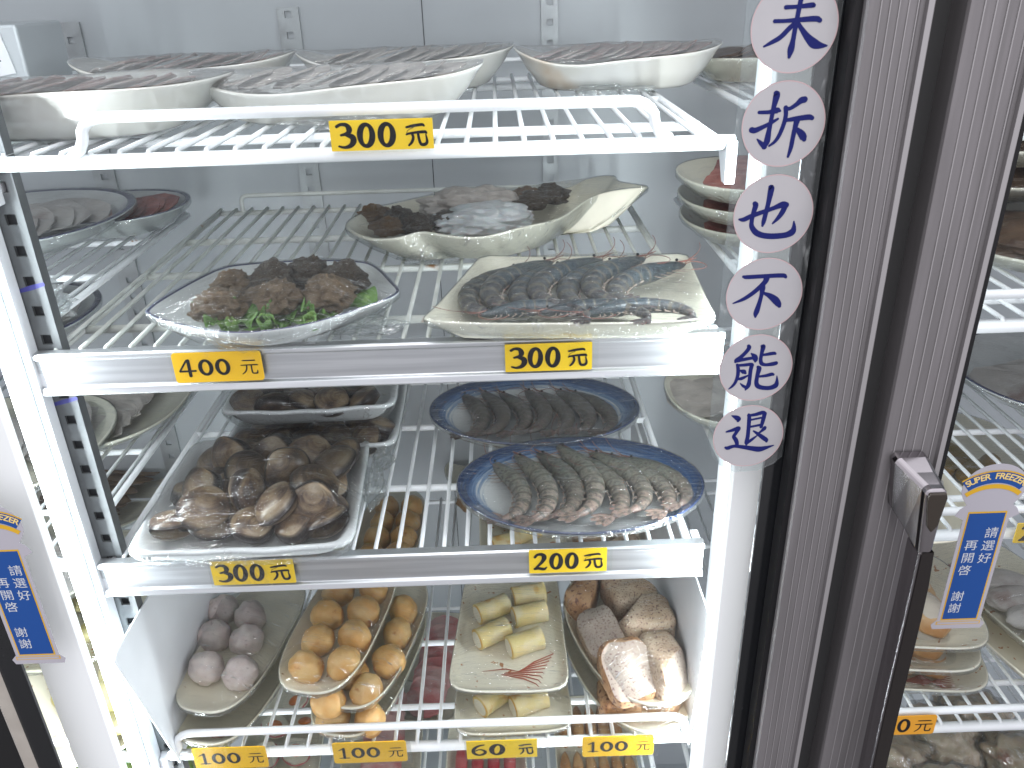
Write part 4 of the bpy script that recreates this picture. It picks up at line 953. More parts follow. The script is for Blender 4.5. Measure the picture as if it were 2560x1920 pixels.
tray_prof = [(0, .003), (.5, .003), (.75, .0035), (.79, .006), (.885, .0200), (.925, .0245), (.96, .0268), (.985, .0268), (1, .0255), (.998, .0225), (.965, .0232), (.92, .0205), (.85, .008), (.78, .0012), (.74, 0), (0, 0)]
def foam_tray(x, y, z, rot, label, k=1, hk=1):
    def wv(i): return .0013*math.sin(i*.31+x*40)+.0008*math.sin(i*.83)
    o_ = [(a*k, b*k*(.93 if k < 1 else 1)) for a, b in trayf]
    me = dish_mesh('foam_tray', o_, .0268, [foam], prof=[(s, zz*hk) for s, zz in tray_prof], wave=wv, base=.8)
    return tag(link('foam_tray', me, None, (x, y, z), (0, 0, rot)), label, 'food tray'), o_, wv
def clam_pos(x, y, xs, ys, used={}):
    c = sum(x > q for q in xs)-1; r_ = sum(y > q for q in ys)
    s_ = '%s row, %s' % (('front', 'second', 'middle', 'fourth', 'rear')[r_], ('leftmost', 'left of centre', 'centre', 'right of centre', 'far right')[max(0, min(4, c))])
    used[(s_, len(xs), xs[1])] = n_ = used.get((s_, len(xs), xs[1]), 0)+1
    return s_+('' if n_ == 1 else ', the one behind' if n_ == 2 else ', the third one')
ft, fo, fwv = foam_tray(-.247, .072, S3, R(1.5), 'large white foam tray full of brown clams at the front of the third shelf')
cl = []
rnd = random.Random(5)
spots = [(a*.97-.0075, max(.012, b)) for a, b in [(-.314, .126), (-.272, .130), (-.238, .137), (-.205, .130), (-.173, .131), (-.298, .100), (-.262, .102), (-.226, .098), (-.190, .100), (-.180, .072), (-.318, .066), (-.284, .066), (-.250, .062), (-.214, .066),
         (-.305, .034), (-.270, .030), (-.235, .028), (-.198, .034), (-.172, .040), (-.318, .002), (-.280, -.004), (-.240, -.006), (-.200, .000), (-.170, .006)]]
topc = [(-.290, .112), (-.243, .112), (-.205, .105), (-.262, .078), (-.222, .076), (-.300, .050), (-.190, .050), (-.252, .042), (-.286, .016), (-.218, .014), (-.186, .020), (-.176, .085)]
rows = lambda y: 'front' if y < .02 else 'middle' if y < .08 else 'back'
for i, (x, y) in enumerate(spots):
    rx, ry, rz = rnd.uniform(-.7, .9), rnd.uniform(-.5, .5), rnd.uniform(0, 6.28)
    cl.append(food('clam', clams[i % 4], (x, y, S3+.0235+rnd.uniform(-.002, .003)), (rx*.6, ry*.6, rz), 'lower layer clam in the large front tray, %s' % clam_pos(x, y, (-.34, -.30, -.262, -.222, -.187), (.02, .05, .085, .115)), 'clam', 'clams lying low in the front tray'))
for i, (x, y) in enumerate(topc):
    rx, ry, rz = rnd.uniform(-.3, 1.35), rnd.uniform(-.7, .7), rnd.uniform(-1.4, 1.4)
    cl.append(food('clam', clams[(i*3+1) % 3], (x, y, S3+.040+rnd.uniform(-.002, .003)), (rx, ry, rz), 'clam on top of the pile in the large front tray, %s' % clam_pos(x, y, (-.34, -.295, -.256, -.215, -.183), (.03, .060, .095, .2)), 'clam', 'clams on top of the front tray pile', (1.08,)*3))
cover(ft, fo, .0268, cl, wave=fwv, gap=.0006)
crumple(ft, (.108, .012, .014), (.014, .035, .014), seed=3); crumple(ft, (.112, .070, .012), (.012, .022, .012), seed=8)
# two stacked trays behind
ftL, foL, wvL = foam_tray(-.216, .238, S3, R(-1), 'lower one of two stacked clam trays behind the large tray', .93)
cc = [food('clam', clams[i % 4], (x, y, S3+.022), (rnd.uniform(-.6, .9), rnd.uniform(-.5, .5), rnd.uniform(0, 6.28)), 'clam in the lower stacked tray, '+('front row' if i < 5 else 'rear row')+', %s from the left' % ('first', 'second', 'third', 'fourth', 'fifth', 'sixth')[i % 5], 'clam', 'clams in the lower stacked tray') for i, (x, y) in enumerate([(-.289, .168), (-.256, .166), (-.222, .170), (-.190, .166), (-.160, .172), (-.146, .196), (-.275, .195), (-.24, .2), (-.205, .196), (-.172, .2)])]
cover(ftL, foL, .0268, cc, wave=wvL)
ftU, foU, wvU = foam_tray(-.219, .250, S3+.0385, R(2), 'upper one of two stacked clam trays behind the large tray', .93)
cu = [food('clam', clams[i % 4], (x, y, S3+.0385+.0215), (rnd.uniform(-.6, .9), rnd.uniform(-.5, .5), rnd.uniform(0, 6.28)), 'clam in the upper stacked tray, '+('front row' if i < 5 else 'middle row' if i < 9 else 'rear row')+', %s from the left' % ('first', 'second', 'third', 'fourth', 'fifth')[i if i < 5 else i-5 if i < 9 else i-9], 'clam', 'clams in the upper stacked tray') for i, (x, y) in enumerate([(-.287, .189), (-.256, .184), (-.225, .190), (-.193, .186), (-.161, .190), (-.272, .218), (-.240, .220), (-.206, .216), (-.172, .220), (-.255, .25), (-.215, .25), (-.18, .25)])]
cover(ftU, foU, .0268, cu, wave=wvU)

# ------------------------------------------------------------------ shrimps
def shrimp_parts(name, shell, L_=.135, curl=1.0, rk=1.0):
    n = 60; P = []; ang = []; x = y = 0
    for i in range(n+1):
        t = i/n
        a = -62-18*t - curl*(70*max(0, t-.30)**1.25*1.4 + 75*max(0, t-.72)*1.6)
        ang.append(R(a)); P.append((x, y)); x += math.cos(R(a))*L_/n; y += math.sin(R(a))*L_/n
    mx = np.mean([p[0] for p in P]); my = np.mean([p[1] for p in P]); P = [(a-mx, b-my) for a, b in P]
    def rad(t):
        k = [(0, .0006), (.03, .0030), (.08, .0052), (.16, .0078), (.27, .0094), (.36, .0096), (.5, .0092), (.64, .0080), (.78, .0062), (.88, .0046), (.93, .0034), (.95, .0010)]
        for (a, ra), (b, rb) in zip(k, k[1:]):
            if t <= b: return ra+(rb-ra)*(t-a)/(b-a)
        return .001
    g = MB(); g.uv = []; K = 16; segs = [.34, .43, .52, .61, .70, .79, .88]
    rows = [i for i in range(n+1) if i/n <= .95]
    for i in rows:
        t = i/n; r_ = rad(t)*rk; sg = 1.0
        if t > .34:
            q = [t-s for s in segs if t >= s][-1]/.09; sg = 1.0+.075*(q-.4)
        elif t > .10: sg = 1+.03*math.sin(t*26)
        d = ang[i]; nx, ny = -math.sin(d), math.cos(d)
        for k in range(K):
            th = 2*PI*k/K; a_ = math.cos(th)*r_*sg; z_ = math.sin(th)*r_*sg*.80
            if a_ < 0: a_ *= .82
            g.v.append((P[i][0]+nx*a_, P[i][1]+ny*a_, z_)); g.uv.append((t, k/K))
    for a in range(len(rows)-1):
        t = rows[a]/n; edge = any(0 <= s-t < 1/n for s in segs[0:])
        for k in range(K): q = a*K+k; q2 = a*K+(k+1) % K; g.f.append([q, q2, q2+K, q+K]); g.m.append(1 if edge else 0)
    body = g.mesh(name+'_body', [shell, shr_edge], smooth=True)
    def at(t, off=0, z=0):
        i = min(n, int(t*n)); d = ang[i]; return (P[i][0]-math.sin(d)*off, P[i][1]+math.cos(d)*off, z)
    # tail fan
    g = MB(); g.uv = []; te = at(.93); d0 = ang[-1]
    for k, da in enumerate((-32, -12, 10, 30)):
        a = d0+R(da); L2 = .024 if k in (1, 2) else .022; m_ = 8; b = len(g.v)
        for j in range(m_+1):
            u = j/m_; w_ = .0042*math.sin(PI*min(1, u*.80+.12))**.8; c = (te[0]+math.cos(a)*L2*u, te[1]+math.sin(a)*L2*u)
            for s_ in (-1, 0, 1): g.v.append((c[0]-math.sin(a)*w_*s_, c[1]+math.cos(a)*w_*s_, .0016*(1-abs(s_))+.0006*k-.001)); g.uv.append((.85+.15*u, 0))
        for j in range(m_):
            for s_ in range(2): q = b+j*3+s_; g.f.append([q, q+1, q+4, q+3]); g.m.append(0)
    fan = g.mesh(name+'_tail', [shell], smooth=True, fix=False)
    g = MB(); rn = random.Random(3)
    hd = at(.03); a0 = ang[0]+PI
    g.tube([at(.12, .006, .003), (hd[0]+math.cos(a0)*.004, hd[1]+math.sin(a0)*.004, .004), (hd[0]+math.cos(a0)*.018, hd[1]+math.sin(a0)*.018, .005)], [.0014, .0011, .0002], 6)
    rost = g.mesh(name+'_rostrum', shell if False else shr_leg)
    g = MB()
    for s_, q in ((1, .7), (-1, -.2)):
        c1 = a0+q*.5; P3 = [hd]
        for j in range(1, 9):
            a = c1+q*.55*j; P3.append((P3[-1][0]+math.cos(a)*.0075, P3[-1][1]+math.sin(a)*.0075, .004+.0006*j))
        g.tube(P3, [.0005]*4+[.00035]*5, 5)
    ant = g.mesh(name+'_antennae', shr_leg)
    g = MB()
    for j in range(5):
        t = .12+.045*j; p = at(t, -.006, -.001)
        a = ang[int(t*n)]-PI/2-.4+.15*j; e_ = (p[0]+math.cos(a)*.010, p[1]+math.sin(a)*.010, .001); e2 = (e_[0]+math.cos(a-1.1)*.011, e_[1]+math.sin(a-1.1)*.011, -.001)
        g.tube([p, e_, e2], [.0008, .0006, .0003], 5)
    for j in range(5):
        t = .40+.085*j; p = at(t, -.006, -.001); a = ang[int(t*n)]-PI/2+.5
        g.tube([p, (p[0]+math.cos(a)*.006, p[1]+math.sin(a)*.006, -.001), (p[0]+math.cos(a+.6)*.010, p[1]+math.sin(a+.6)*.010, -.002)], [.0014, .0012, .0004], 5)
    legs = g.mesh(name+'_legs', shr_leg2)
    g = MB(); e_ = at(.075, .0015, .0052*rk); g.ellipsoid(e_, (.0017, .0017, .0016), 10, 6); eye = g.mesh(name+'_eye', eye_m, smooth=True)
    return [('body', body), ('tail_fan', fan), ('rostrum', rost), ('antennae', ant), ('legs', legs), ('eye', eye)]
SH = {'a': shrimp_parts('a', shr_a, .146, .9, 1.28), 'b': shrimp_parts('b', shr_a, .144, 1.15, 1.28), 'c': shrimp_parts('c', shr_c, .135, 1.0, 1.3), 'd': shrimp_parts('d', shr_b, .170, 1.25, 1.40), 'e': shrimp_parts('e', shr_b, .155, 1.3, 1.35)}
def shrimp(kind, x, y, z, rz, label, group, sc=1, flip=False, tilt=0):
    t = thing('shrimp', label, 'shrimp', (x, y, z), (tilt, 0, rz), group, (-sc if flip else sc, sc, sc*.9))
    for nm, me in SH[kind]: link(nm, me, t)
    return t
bov = superell(.1225, .087, 2.0, 96)
def blue_oval(x, y, z, rot, label, tilt=(0, 0)):
    return plate('oval_plate', bov, .026, [blue_plate, mat('blue_rim_edge', (.015, .035, .11), .15, coat=.5), ceramic_w], (x, y, z), label, rotz=rot, base=.60, rim_mi=(1, 0), under_mi=2, rimw=.010, tilt=tilt)
oF = blue_oval(.0695, .066, S3, R(-2), 'blue brushed oval plate with eight grey shrimps at the front')
fs = []
for i, (x, y, a, k, s) in enumerate([(.012, .068, 8, 'b', .84), (.037, .069, 4, 'a', .90), (.060, .074, 6, 'b', .94), (.080, .078, 2, 'a', .98), (.100, .071, 12, 'a', .92), (.121, .072, 16, 'b', .90), (.141, .072, 20, 'a', .86), (.158, .070, 26, 'b', .78)]):
    fs.append(shrimp(k, .0695+(x-.085)*1.06+.008, y, S3+.0150+.0022*(i % 2)+.0005*i, R(a), 'grey shrimp number %s from the left on the front blue plate' % ('one', 'two', 'three', 'four', 'five', 'six', 'seven', 'eight')[i], 'shrimps on the front blue plate', s*1.06))
cover(oF, bov, .026, fs, gap=.0006, sag=.004)
g = MB(); g.tube([(-.035, .025, .020), (-.05, .0, .018), (-.064, -.018, .016), (-.072, -.036, .020)], .0004, 5)
oB = blue_oval(.031, .228, S3, R(-3), 'darker blue brushed oval plate with shrimps, behind the front one')
bs = []
for i, (x, a) in enumerate([(-.040, 4), (-.016, 2), (.010, 6), (.034, -2), (.058, 8), (.083, 10), (.106, 16)]):
    bs.append(shrimp('c', x, .232, S3+.0145+.0018*(i % 2), R(a), 'brownish shrimp number %s from the left on the rear blue plate' % ('one', 'two', 'three', 'four', 'five', 'six', 'seven')[i], 'shrimps on the rear blue plate', .90))
cover(oB, bov, .026, bs, gap=.0006, sag=.004)

# ------------------------------------------------------------------ second shelf
# abalone plate: rounded square with a thin dark rim line
ab_out = [(a*.965, b*.965) for a, b in resample([(-.108, -.018), (-.100, .026), (-.080, .084), (-.056, .100), (0, .106), (.052, .098), (.074, .080), (.096, .030), (.104, .004), (.090, -.020), (.045, -.062), (.012, -.077), (-.020, -.079), (-.068, -.058), (-.100, -.034)], 96)]
abp = plate('square_plate', ab_out, .028, [ceramic_w, blueline], (-.1895, .033, S2), 'white rounded plate with thin dark rim line holding whelk meat on lettuce', base=.60, rim_mi=(1, 0), rimw=.012,
  prof=[(0, .004), (.4, .004), (.58, .005), (.72, .0095), (.85, .0175), (.93, .0235), (.974, .027), (.988, .028), (1, .0272), (1, .0255), (.95, .0215), (.84, .0135), (.70, .0065), (.56, .002), (.50, 0), (.46, 0), (.44, .002), (0, .002)])
def leaf_mesh(seed, r0, ruffle, k_=18, curl=0):
    g = MB(); n = 96; K = 12; g.uv = []
    for k in range(K+1):
        s = k/K
        for i in range(n):
            a = 2*PI*i/n; r = r0*s*(1+.14*noise.noise(Vector((math.cos(a)*2+seed, math.sin(a)*2, 0))))
            z = ruffle*s**3*(math.sin(a*k_/2+seed)+.5*math.sin(a*k_+1.3*seed))+.0035*noise.noise(Vector((math.cos(a)*3*s, math.sin(a)*3*s, seed)))+curl*s*s
            g.v.append((r*math.cos(a)*1.25, r*math.sin(a)*.85, z)); g.uv.append((s, i/n))
    for k in range(K):
        for i in range(n): q = k*n+i; q2 = k*n+(i+1) % n; g.f.append([q, q2, q2+n, q+n]); g.m.append(1 if k == K-1 else 0)
    return g.mesh('lettuce', [lett_m, lett_e], smooth=True, merge=1e-6, fix=True)
lf = [tag(link('lettuce_leaf', leaf_mesh(2, .060, .005, 16, .004), None, (-.186, .036, S2+.0185), (0, 0, .2)), 'wide green lettuce leaf under the whelk meat', 'lettuce')]
for i, (x, y, r_, a, tz) in enumerate([(-.218, -.006, .017, .3, R(25)), (-.184, -.008, .015, 1.2, R(35)), (-.152, -.002, .015, 2.2, R(30))]):
    lf.append(tag(link('lettuce_leaf', leaf_mesh(5+i, r_, .0045, 14, .006), None, (x, y, S2+.023), (tz, 0, a)), 'curled lettuce edge at the plate front, %s' % ('left', 'middle', 'right')[i], 'lettuce'))
# curled rolls of lettuce rib at the front
g = MB()
for (cx_, a0, rr, sc_) in ((0, 0, .0075, 1), (.036, 1.0, .0070, 1), (-.026, 2.1, .005, 1)):
    P = []
    for k in range(26):
        a = a0+k*.30; r_ = rr*(1-.018*k); P.append((cx_+r_*math.cos(a), r_*math.sin(a)*.9, 0))
    b = len(g.v)
    for j, (x, y, z) in enumerate(P):
        g.v += [(x, y, -.006), (x*1.0+.0006*math.sin(j), y-.001, .006+.0012*math.sin(j*1.1))]
    for j in range(len(P)-1): g.f.append([b+2*j, b+2*j+2, b+2*j+3, b+2*j+1]); g.m.append(1)
cur = link('lettuce_leaf', g.mesh('curl', [lett_m, lett_e], smooth=True, fix=False), None, (-.188, -.020, S2+.025), (R(25), 0, 0))
sol = cur.modifiers.new('s', 'SOLIDIFY'); sol.thickness = .0008
tag(cur, 'light green curled lettuce rolls at the very front of the whelk plate', 'lettuce'); lf.append(cur)
def whelk_mesh(seed, m):
    bm = bmesh.new(); bmesh.ops.create_icosphere(bm, subdivisions=5, radius=1)
    for v in bm.verts:
        n_ = v.co.copy(); s = Vector((seed*4.1, seed*1.7, 0))
        d = .26*noise.noise(n_*1.6+s)+.22*(1-abs(noise.noise(n_*2.9+s))*2.4)+.10*(1-abs(noise.noise(n_*7+s))*2)+.04*noise.noise(n_*16+s)
        # a frilled mantle edge running round the lump
        e_ = math.exp(-((n_.z-.25*math.sin(3*math.atan2(n_.y, n_.x)+seed))/.16)**2); d += .22*e_*(1+.5*math.sin(14*math.atan2(n_.y, n_.x)+seed*2))
        v.co = n_*(.82+d*.9)
        if v.co.z < -.55: v.co.z = -.55
    me = bpy.data.meshes.new('whelk'); bm.to_mesh(me); bm.free(); me.materials.append(m)
    me.polygons.foreach_set('use_smooth', [True]*len(me.polygons)); return me
for i, (x, y, z, r_, m, rz, lb) in enumerate([(-.230, .006, .030, (.026, .020, .018), aba_t, .2, 'tan ribbed whelk at the left front of the lettuce'), (-.232, .050, .030, (.023, .018, .017), aba_t, 1.2, 'brown whelk behind the left tan one'),
    (-.200, .062, .032, (.025, .021, .020), aba_m, 2.0, 'dark grey whelk at the back middle'), (-.172, .072, .032, (.024, .020, .020), aba_m, 3.1, 'dark whelk at the back right of the middle'),
    (-.184, .012, .033, (.022, .020, .018), aba_t, 2.6, 'brown whelk in the middle front'), (-.145, .018, .032, (.024, .023, .020), aba_t, 4.2, 'tan brown whelk at the right front'), (-.139, .062, .031, (.022, .020, .020), aba_m, 5.0, 'dark whelk at the right rear'), (-.205, .032, .026, (.018, .018, .014), aba_t, .9, 'small tan whelk in the centre')]):
    lf.append(food('whelk', whelk_mesh(i+1, m), (x, y, S2+z), (0, 0, rz), lb, 'whelk', 'whelks on the lettuce', tuple(q*.86 for q in r_)))
cover(abp, ab_out, .028, lf, gap=.0008)
crumple(abp, (.075, -.02, .006), (.03, .018, .008), seed=4)

# long tray of big dark prawns
ptr = superell(.1075, .086, 18, 84, asym=lambda x, y: (x*(1-.075*y/.086)+.10*y, y))
def pwv(i):
    a, b = ptr[i]; c = min(1, (abs(a-.1*b)/.105)**4*(abs(b)/.084)**4); return .0028*c
pt = plate('serving_tray', ptr, .022, [ceramic_i], (.063, .052, S2), 'ivory rectangular tray of large blue black prawns', rotz=R(-4), base=.72, wave=pwv)
ps = []
for i, (x, y, a, k, s, z, fl) in enumerate([(-.010, .040, -16, 'd', .86, .016, True), (.012, .044, -22, 'd', .90, .020, True), (.033, .038, -14, 'e', .94, .017, True), (.054, .044, -26, 'd', .90, .022, True), (.076, .040, -18, 'd', .90, .018, True), (.098, .044, -24, 'e', .94, .022, True), (.122, .036, -34, 'd', .88, .020, True)]):
    ps.append(shrimp(k, x-.004, y+.012, S2+z+.004, R(a), 'large blue black prawn, %s from the left in the ivory tray' % ('first', 'second', 'third', 'fourth', 'fifth', 'sixth', 'seventh')[i], 'large prawns in the ivory tray', s, flip=fl))
for i, (x, y, a) in enumerate([(.030, -.006, 84), (.078, -.009, 80), (.112, -.010, 86)]):
    ps.append(shrimp('e', x, y, S2+.022, R(a), 'large prawn lying along the front edge of the ivory tray, %s' % ('left', 'middle', 'right')[i], 'large prawns in the ivory tray', .70))
cover(pt, ptr, .022, ps, wave=pwv, gap=.0005)
crumple(pt, (-.05, -.045, .004), (.03, .012, .004), seed=12)

# whale shaped platter at the back
wo = resample([(-.163, .225), (-.160, .268), (-.135, .322), (-.074, .352), (-.010, .362), (.050, .362), (.086, .372), (.108, .392), (.138, .384), (.142, .350), (.170, .322), (.132, .312), (.098, .296), (.060, .232), (.020, .196), (-.016, .180), (-.056, .181), (-.082, .192), (-.106, .180), (-.140, .192)], 132)
wo = [(x-.0, y-.26) for x, y in wo]
def wwv(i):
    x, y = wo[i]; return .010*max(0, (x-.05)/.1)+.002*math.sin(x*60)
wp = plate('fish_shaped_platter', wo, .034, [ceramic_i], (0, .26, S2), 'ivory fish shaped platter with raised tail at the back of the second shelf', base=.62, wave=wwv, rimw=.012)
wf = []
for i, (x, y, s, lb) in enumerate([(-.140, .285, .85, 'far left'), (-.112, .262, .95, 'left'), (-.092, .236, .9, 'front left'), (-.120, .232, .8, 'front'), (.036, .300, .9, 'right'), (.060, .328, .95, 'near the tail'), (.030, .330, .8, 'behind'), (-.060, .250, .85, 'left of the white strips')]):
    wf.append(food('whelk', whelk_mesh(30+i, aba_m if i % 3 else mush_m), (x, y, S2+.030+(.006 if x > 0 else 0)), (0, 0, i), 'dark whelk on the fish platter, '+lb, 'whelk', 'whelks on the fish platter', (.020*s, .018*s, .014*s)))
wf.append(food('squid_strips', lump_mesh('squid_strips', whale_w, (.055, .036, .017), .25, 3, 3, 5, amp2=.10, f2=9), (-.020, .258, S2+.028), (0, 0, .3), 'pile of white squid strips in the middle of the fish platter', 'squid', None))
wf.append(food('squid_strips', lump_mesh('tentacles', grey_meat, (.060, .030, .020), .25, 3, 7, 5, amp2=.14, f2=8), (-.03, .315, S2+.030), (0, 0, .1), 'greyish tentacle heap at the back of the fish platter', 'squid', None))
cover(wp, wo, .034, wf, wave=wwv, gap=.0008)
crumple(wp, (-.08, -.055, .004), (.035, .012, .007), seed=21)

# ------------------------------------------------------------------ top shelf: boat plates of sliced meat
def boat(x, y, z, rot, label, a=.118, b=.060, h=.034, m=None, ends=.014, wavy=.0042, tilt=(0, 0)):
    o_ = superell(a, b, 3.0, 96)
    def wv(i):
        X, Y = o_[i]; u = X/a; return ends*abs(u)**2.6+wavy*math.sin(u*3.1+.6)-.0015
    p = plate('boat_plate', o_, h-ends*.6, [m or ceramic_wm], (x, y, z), label, rotz=rot, base=.66, wave=wv, rimw=.014, tilt=tilt)
    return p, o_, wv, h-ends*.6
def slices(x, y, z, rot, m, label, n=9, a=.085, b=.045, tl=.5):
    """fan of overlapping thin meat slices"""
    g = MB(); rn = random.Random(int((x+2)*1000))
    for k in range(n):
        cx_ = -a+2*a*k/(n-1); b0 = len(g.v); N_ = 14
        ang = rn.uniform(-.25, .25)
        for lay in (0, 1):
            for i in range(N_):
                t = 2*PI*i/N_; rr = 1+.16*noise.noise(Vector((math.cos(t)*1.5+k*3, math.sin(t)*1.5, 0)))
                X = .026*rr*math.cos(t); Y = b*rr*math.sin(t)
                g.v.append((cx_+X*math.cos(ang)-Y*math.sin(ang), X*math.sin(ang)+Y*math.cos(ang), .003+.0015*lay+(X+.026)*.28+.003*noise.noise(Vector((X*60, Y*60, k)))))
        g.f.append([b0+i for i in range(N_)][::-1]); g.f.append([b0+N_+i for i in range(N_)]); g.m += [0, 0]
        for i in range(N_): j = (i+1) % N_; g.f.append([b0+i, b0+j, b0+N_+j, b0+N_+i]); g.m.append(0)
    return food('meat_slices', g.mesh('meat_slices', m), (x, y, z), (0, 0, rot), label, 'sliced meat')
boats = [(-.375, .112, -4, .150, 'white boat plate at the far left of the top shelf', pink_meat), (-.136, .140, 2, .125, 'white boat plate in the middle front of the top shelf, brown at its right tip', grey_meat), (.127, .305, -3, .108, 'white boat plate at the right rear of the top shelf', pink_meat),
         (-.098, .345, 3, .118, 'white boat plate behind the middle one on the top shelf', grey_meat), (-.335, .335, 2, .118, 'white boat plate at the left rear of the top shelf', pink_meat)]
for i, (x, y, a, L_, lb, m) in enumerate(boats):
    p, o_, wv, hh = boat(x, y, S1, R(a), lb, a=L_, b=.060 if i else .085, h=.040 if i != 0 else .042, ends=.017 if i else .009)
    sl = slices(x, y, S1+.023, R(a), m, 'thin sliced meat on the top shelf boat plate '+('at the far left', 'at the middle front', 'at the right rear', 'behind the middle one', 'at the left rear')[i], n=11, a=L_*.66, b=.040)
    cover(p, o_, hh, [sl], wave=wv, gap=.001, fm=film_h, skirt=False)
    crumple(p, (-.02+.03*i % .05, -.055, .002), (.05, .010, .006), seed=30+i)
bm_ = superell(.075, .05, 2.6, 72)
pr = plate('cream_plate', bm_, .026, [ceramic_i], (.285, .33, S1), 'cream plate of dark meat at the right end of the top shelf', base=.6)
sl = slices(.285, .33, S1+.016, 0, brown_meat, 'dark meat on the cream plate at the right end of the top shelf', 6, .04, .03); cover(pr, bm_, .026, [sl])

# ------------------------------------------------------------------ left hand section
round_ = superell(.105, .105, 2, 84)
ceramic_b = [ceramic_w, blueline]
for i, (x, y, z, ra, rb, lb) in enumerate([(-.548, .300, S2+.012, .125, .135, 'large blue rimmed plate of pale fish, left section second shelf'), (-.470, .385, S2, .085, .085, 'smaller blue rimmed plate with brown meat behind the large one'), (-.580, .270, S2-.095, .105, .115, 'blue rimmed plate one level below the large one')]):
    o_ = superell(ra, rb, 2.1, 84)
    p = plate('round_plate', o_, .028, ceramic_b, (x, y, z), lb, base=.6, rim_mi=(1, 0), rimw=.032)
    sl = slices(x, y, z+.008, .8, (greywhite, red_meat, greywhite)[i], 'slices on the '+lb, 8, ra*.55, rb*.5)
    cover(p, o_, .028, [sl])
wb = thing('wrapped_bundle', 'crumpled ball of cling film at the left end behind the front pilaster', 'cling film', (-.425, .085, S2+.012)); crumple(wb, (0, 0, 0), (.036, .022, .026), seed=50)
for i, (x, y, z, a, b, m, fm, lb) in enumerate([(-.560, .170, S3+.010, .115, .12, ceramic_i, greywhite, 'cream plate of pale fish slices, left section third shelf front'), (-.505, .285, S3, .110, .12, ceramic_i, grey_meat, 'cream plate of grey meat, left section third shelf rear'),
        (-.515, .060, S3-.070, .10, .09, ceramic_i, greywhite, 'ivory plate below the pale fish slices'), (-.60, .10, S3-.13, .12, .12, ceramic_c, brown_meat, 'plate of dark meat under the left third shelf'),
        (-.66, .50, S4, .13, .14, ceramic_c, mush_m, 'plate of brown lumps at the back of the left fourth shelf')]):
    o_ = superell(a, b, 2.3, 84); p = plate('cream_plate', o_, .024, [m], (x, y, z), lb, base=.62)
    sl = slices(x, y, z+.010, .5+i, fm, 'food on the '+lb, 9, a*.6, b*.55); cover(p, o_, .024, [sl])
discs = lump_mesh('bean_cake', yel_m, (.030, .030, .012), .05, 2, 3, 4)
po = superell(.115, .13, 2.4, 84)
lp = plate('cream_plate', po, .022, [ceramic_f], (-.535, .185, S4+.045), 'cream plate of yellow round cakes, left section fourth shelf', base=.66)
dl = []
for i, (x, y) in enumerate([(-.575, .235), (-.53, .215), (-.565, .17), (-.512, .165), (-.49, .125), (-.535, .125), (-.555, .27)]):
    dl.append(food('yellow_cake', discs, (x, y, S4+.045+.019+.006*(i % 2)), (.15*i, .1, i), 'yellow round cake, %s on the left section plate' % ('left', 'centre', 'left front', 'right of centre', 'rightmost', 'front', 'rear')[i], 'bean cake', 'yellow cakes on the left plate'))
cover(lp, po, .022, dl)
lp2 = plate('cream_plate', superell(.10, .11, 2.4, 84), .022, [ceramic_f], (-.485, .075, S4+.0), 'cream plate of yellow cakes under the first one, left section', base=.66)
for i, (x, y) in enumerate([(-.455, .10), (-.45, .055), (-.49, .06), (-.44, .02)]):
    food('yellow_cake', discs, (x, y, S4+.022), (.2*i, .1, i), 'yellow cake on the lower left plate, %s' % ('rear', 'right', 'middle', 'front')[i], 'bean cake', 'yellow cakes on the lower left plate')
bx = lump_mesh('leafy_vegetables', veg_m, (.10, .09, .03), .35, 5, 2, 5, amp2=.15, f2=14)
food('vegetables', bx, (-.50, .12, S5+.04), (0, 0, 0), 'bag of mixed green leaves at the bottom of the left section', 'vegetables')
g = MB(); g.box(-.05, .05, -.12, .12, 0, .035); bevel(tag(link('black_crate', g.mesh('black_crate', black_rub), None, (-.40, .05, S5+.002), (0, 0, .1)), 'black crate low down by the left front post', 'crate'), .004)

# white box with a printed paper label on the top shelf, upper left corner
t = thing('storage_box', 'grey box with a small printed paper notice at the upper left', 'box', (-.555, .30, S1))
g = MB(); g.box(-.065, .065, 0, .10, 0, .078); bevel(link('box_body', g.mesh('box_body', wall_m), t), .003)
g = MB(); g.box(.0, .050, -.001, 0, .022, .060); pp = link('paper_label', g.mesh('paper_label', mat('white_paper', (.62, .64, .66), .6)), t)
pp.rotation_euler = (0, R(-9), 0); pp.location = (.008, -.0006, .002)
g = MB()
for k in range(5): g.box(.005, .040-.004*(k % 3), -.0014, -.0012, .052-k*.0055, .0533-k*.0055)
pr_ = link('print', g.mesh('print', ink), pp)

# ------------------------------------------------------------------ right hand strip of the middle section and right section
ro = superell(.075, .085, 2.2, 84)
for i, (z, lb) in enumerate([(0, 'lowest'), (.026, 'middle'), (.052, 'topmost')]):
    x = .275-.006*i; y = .27-.012*i
    p = plate('cream_plate', ro, .022, [ceramic_i], (x, y, S2+z), lb+' of three stacked cream plates of dark red meat', base=.62)
    sl = slices(x, y, S2+z+.008, 1.2, red_meat, 'dark red meat on the %s stacked plate' % lb, 7, .045, .040); cover(p, ro, .022, [sl])
p = plate('cream_plate', ro, .024, [ceramic_i], (.262, .235, S3+.012), 'cream plate of grey meat right of the blue plates', base=.62)
sl = slices(.262, .235, S3+.02, .2, grey_meat, 'grey meat on the plate right of the blue plates', 6, .045, .045); cover(p, ro, .024, [sl])

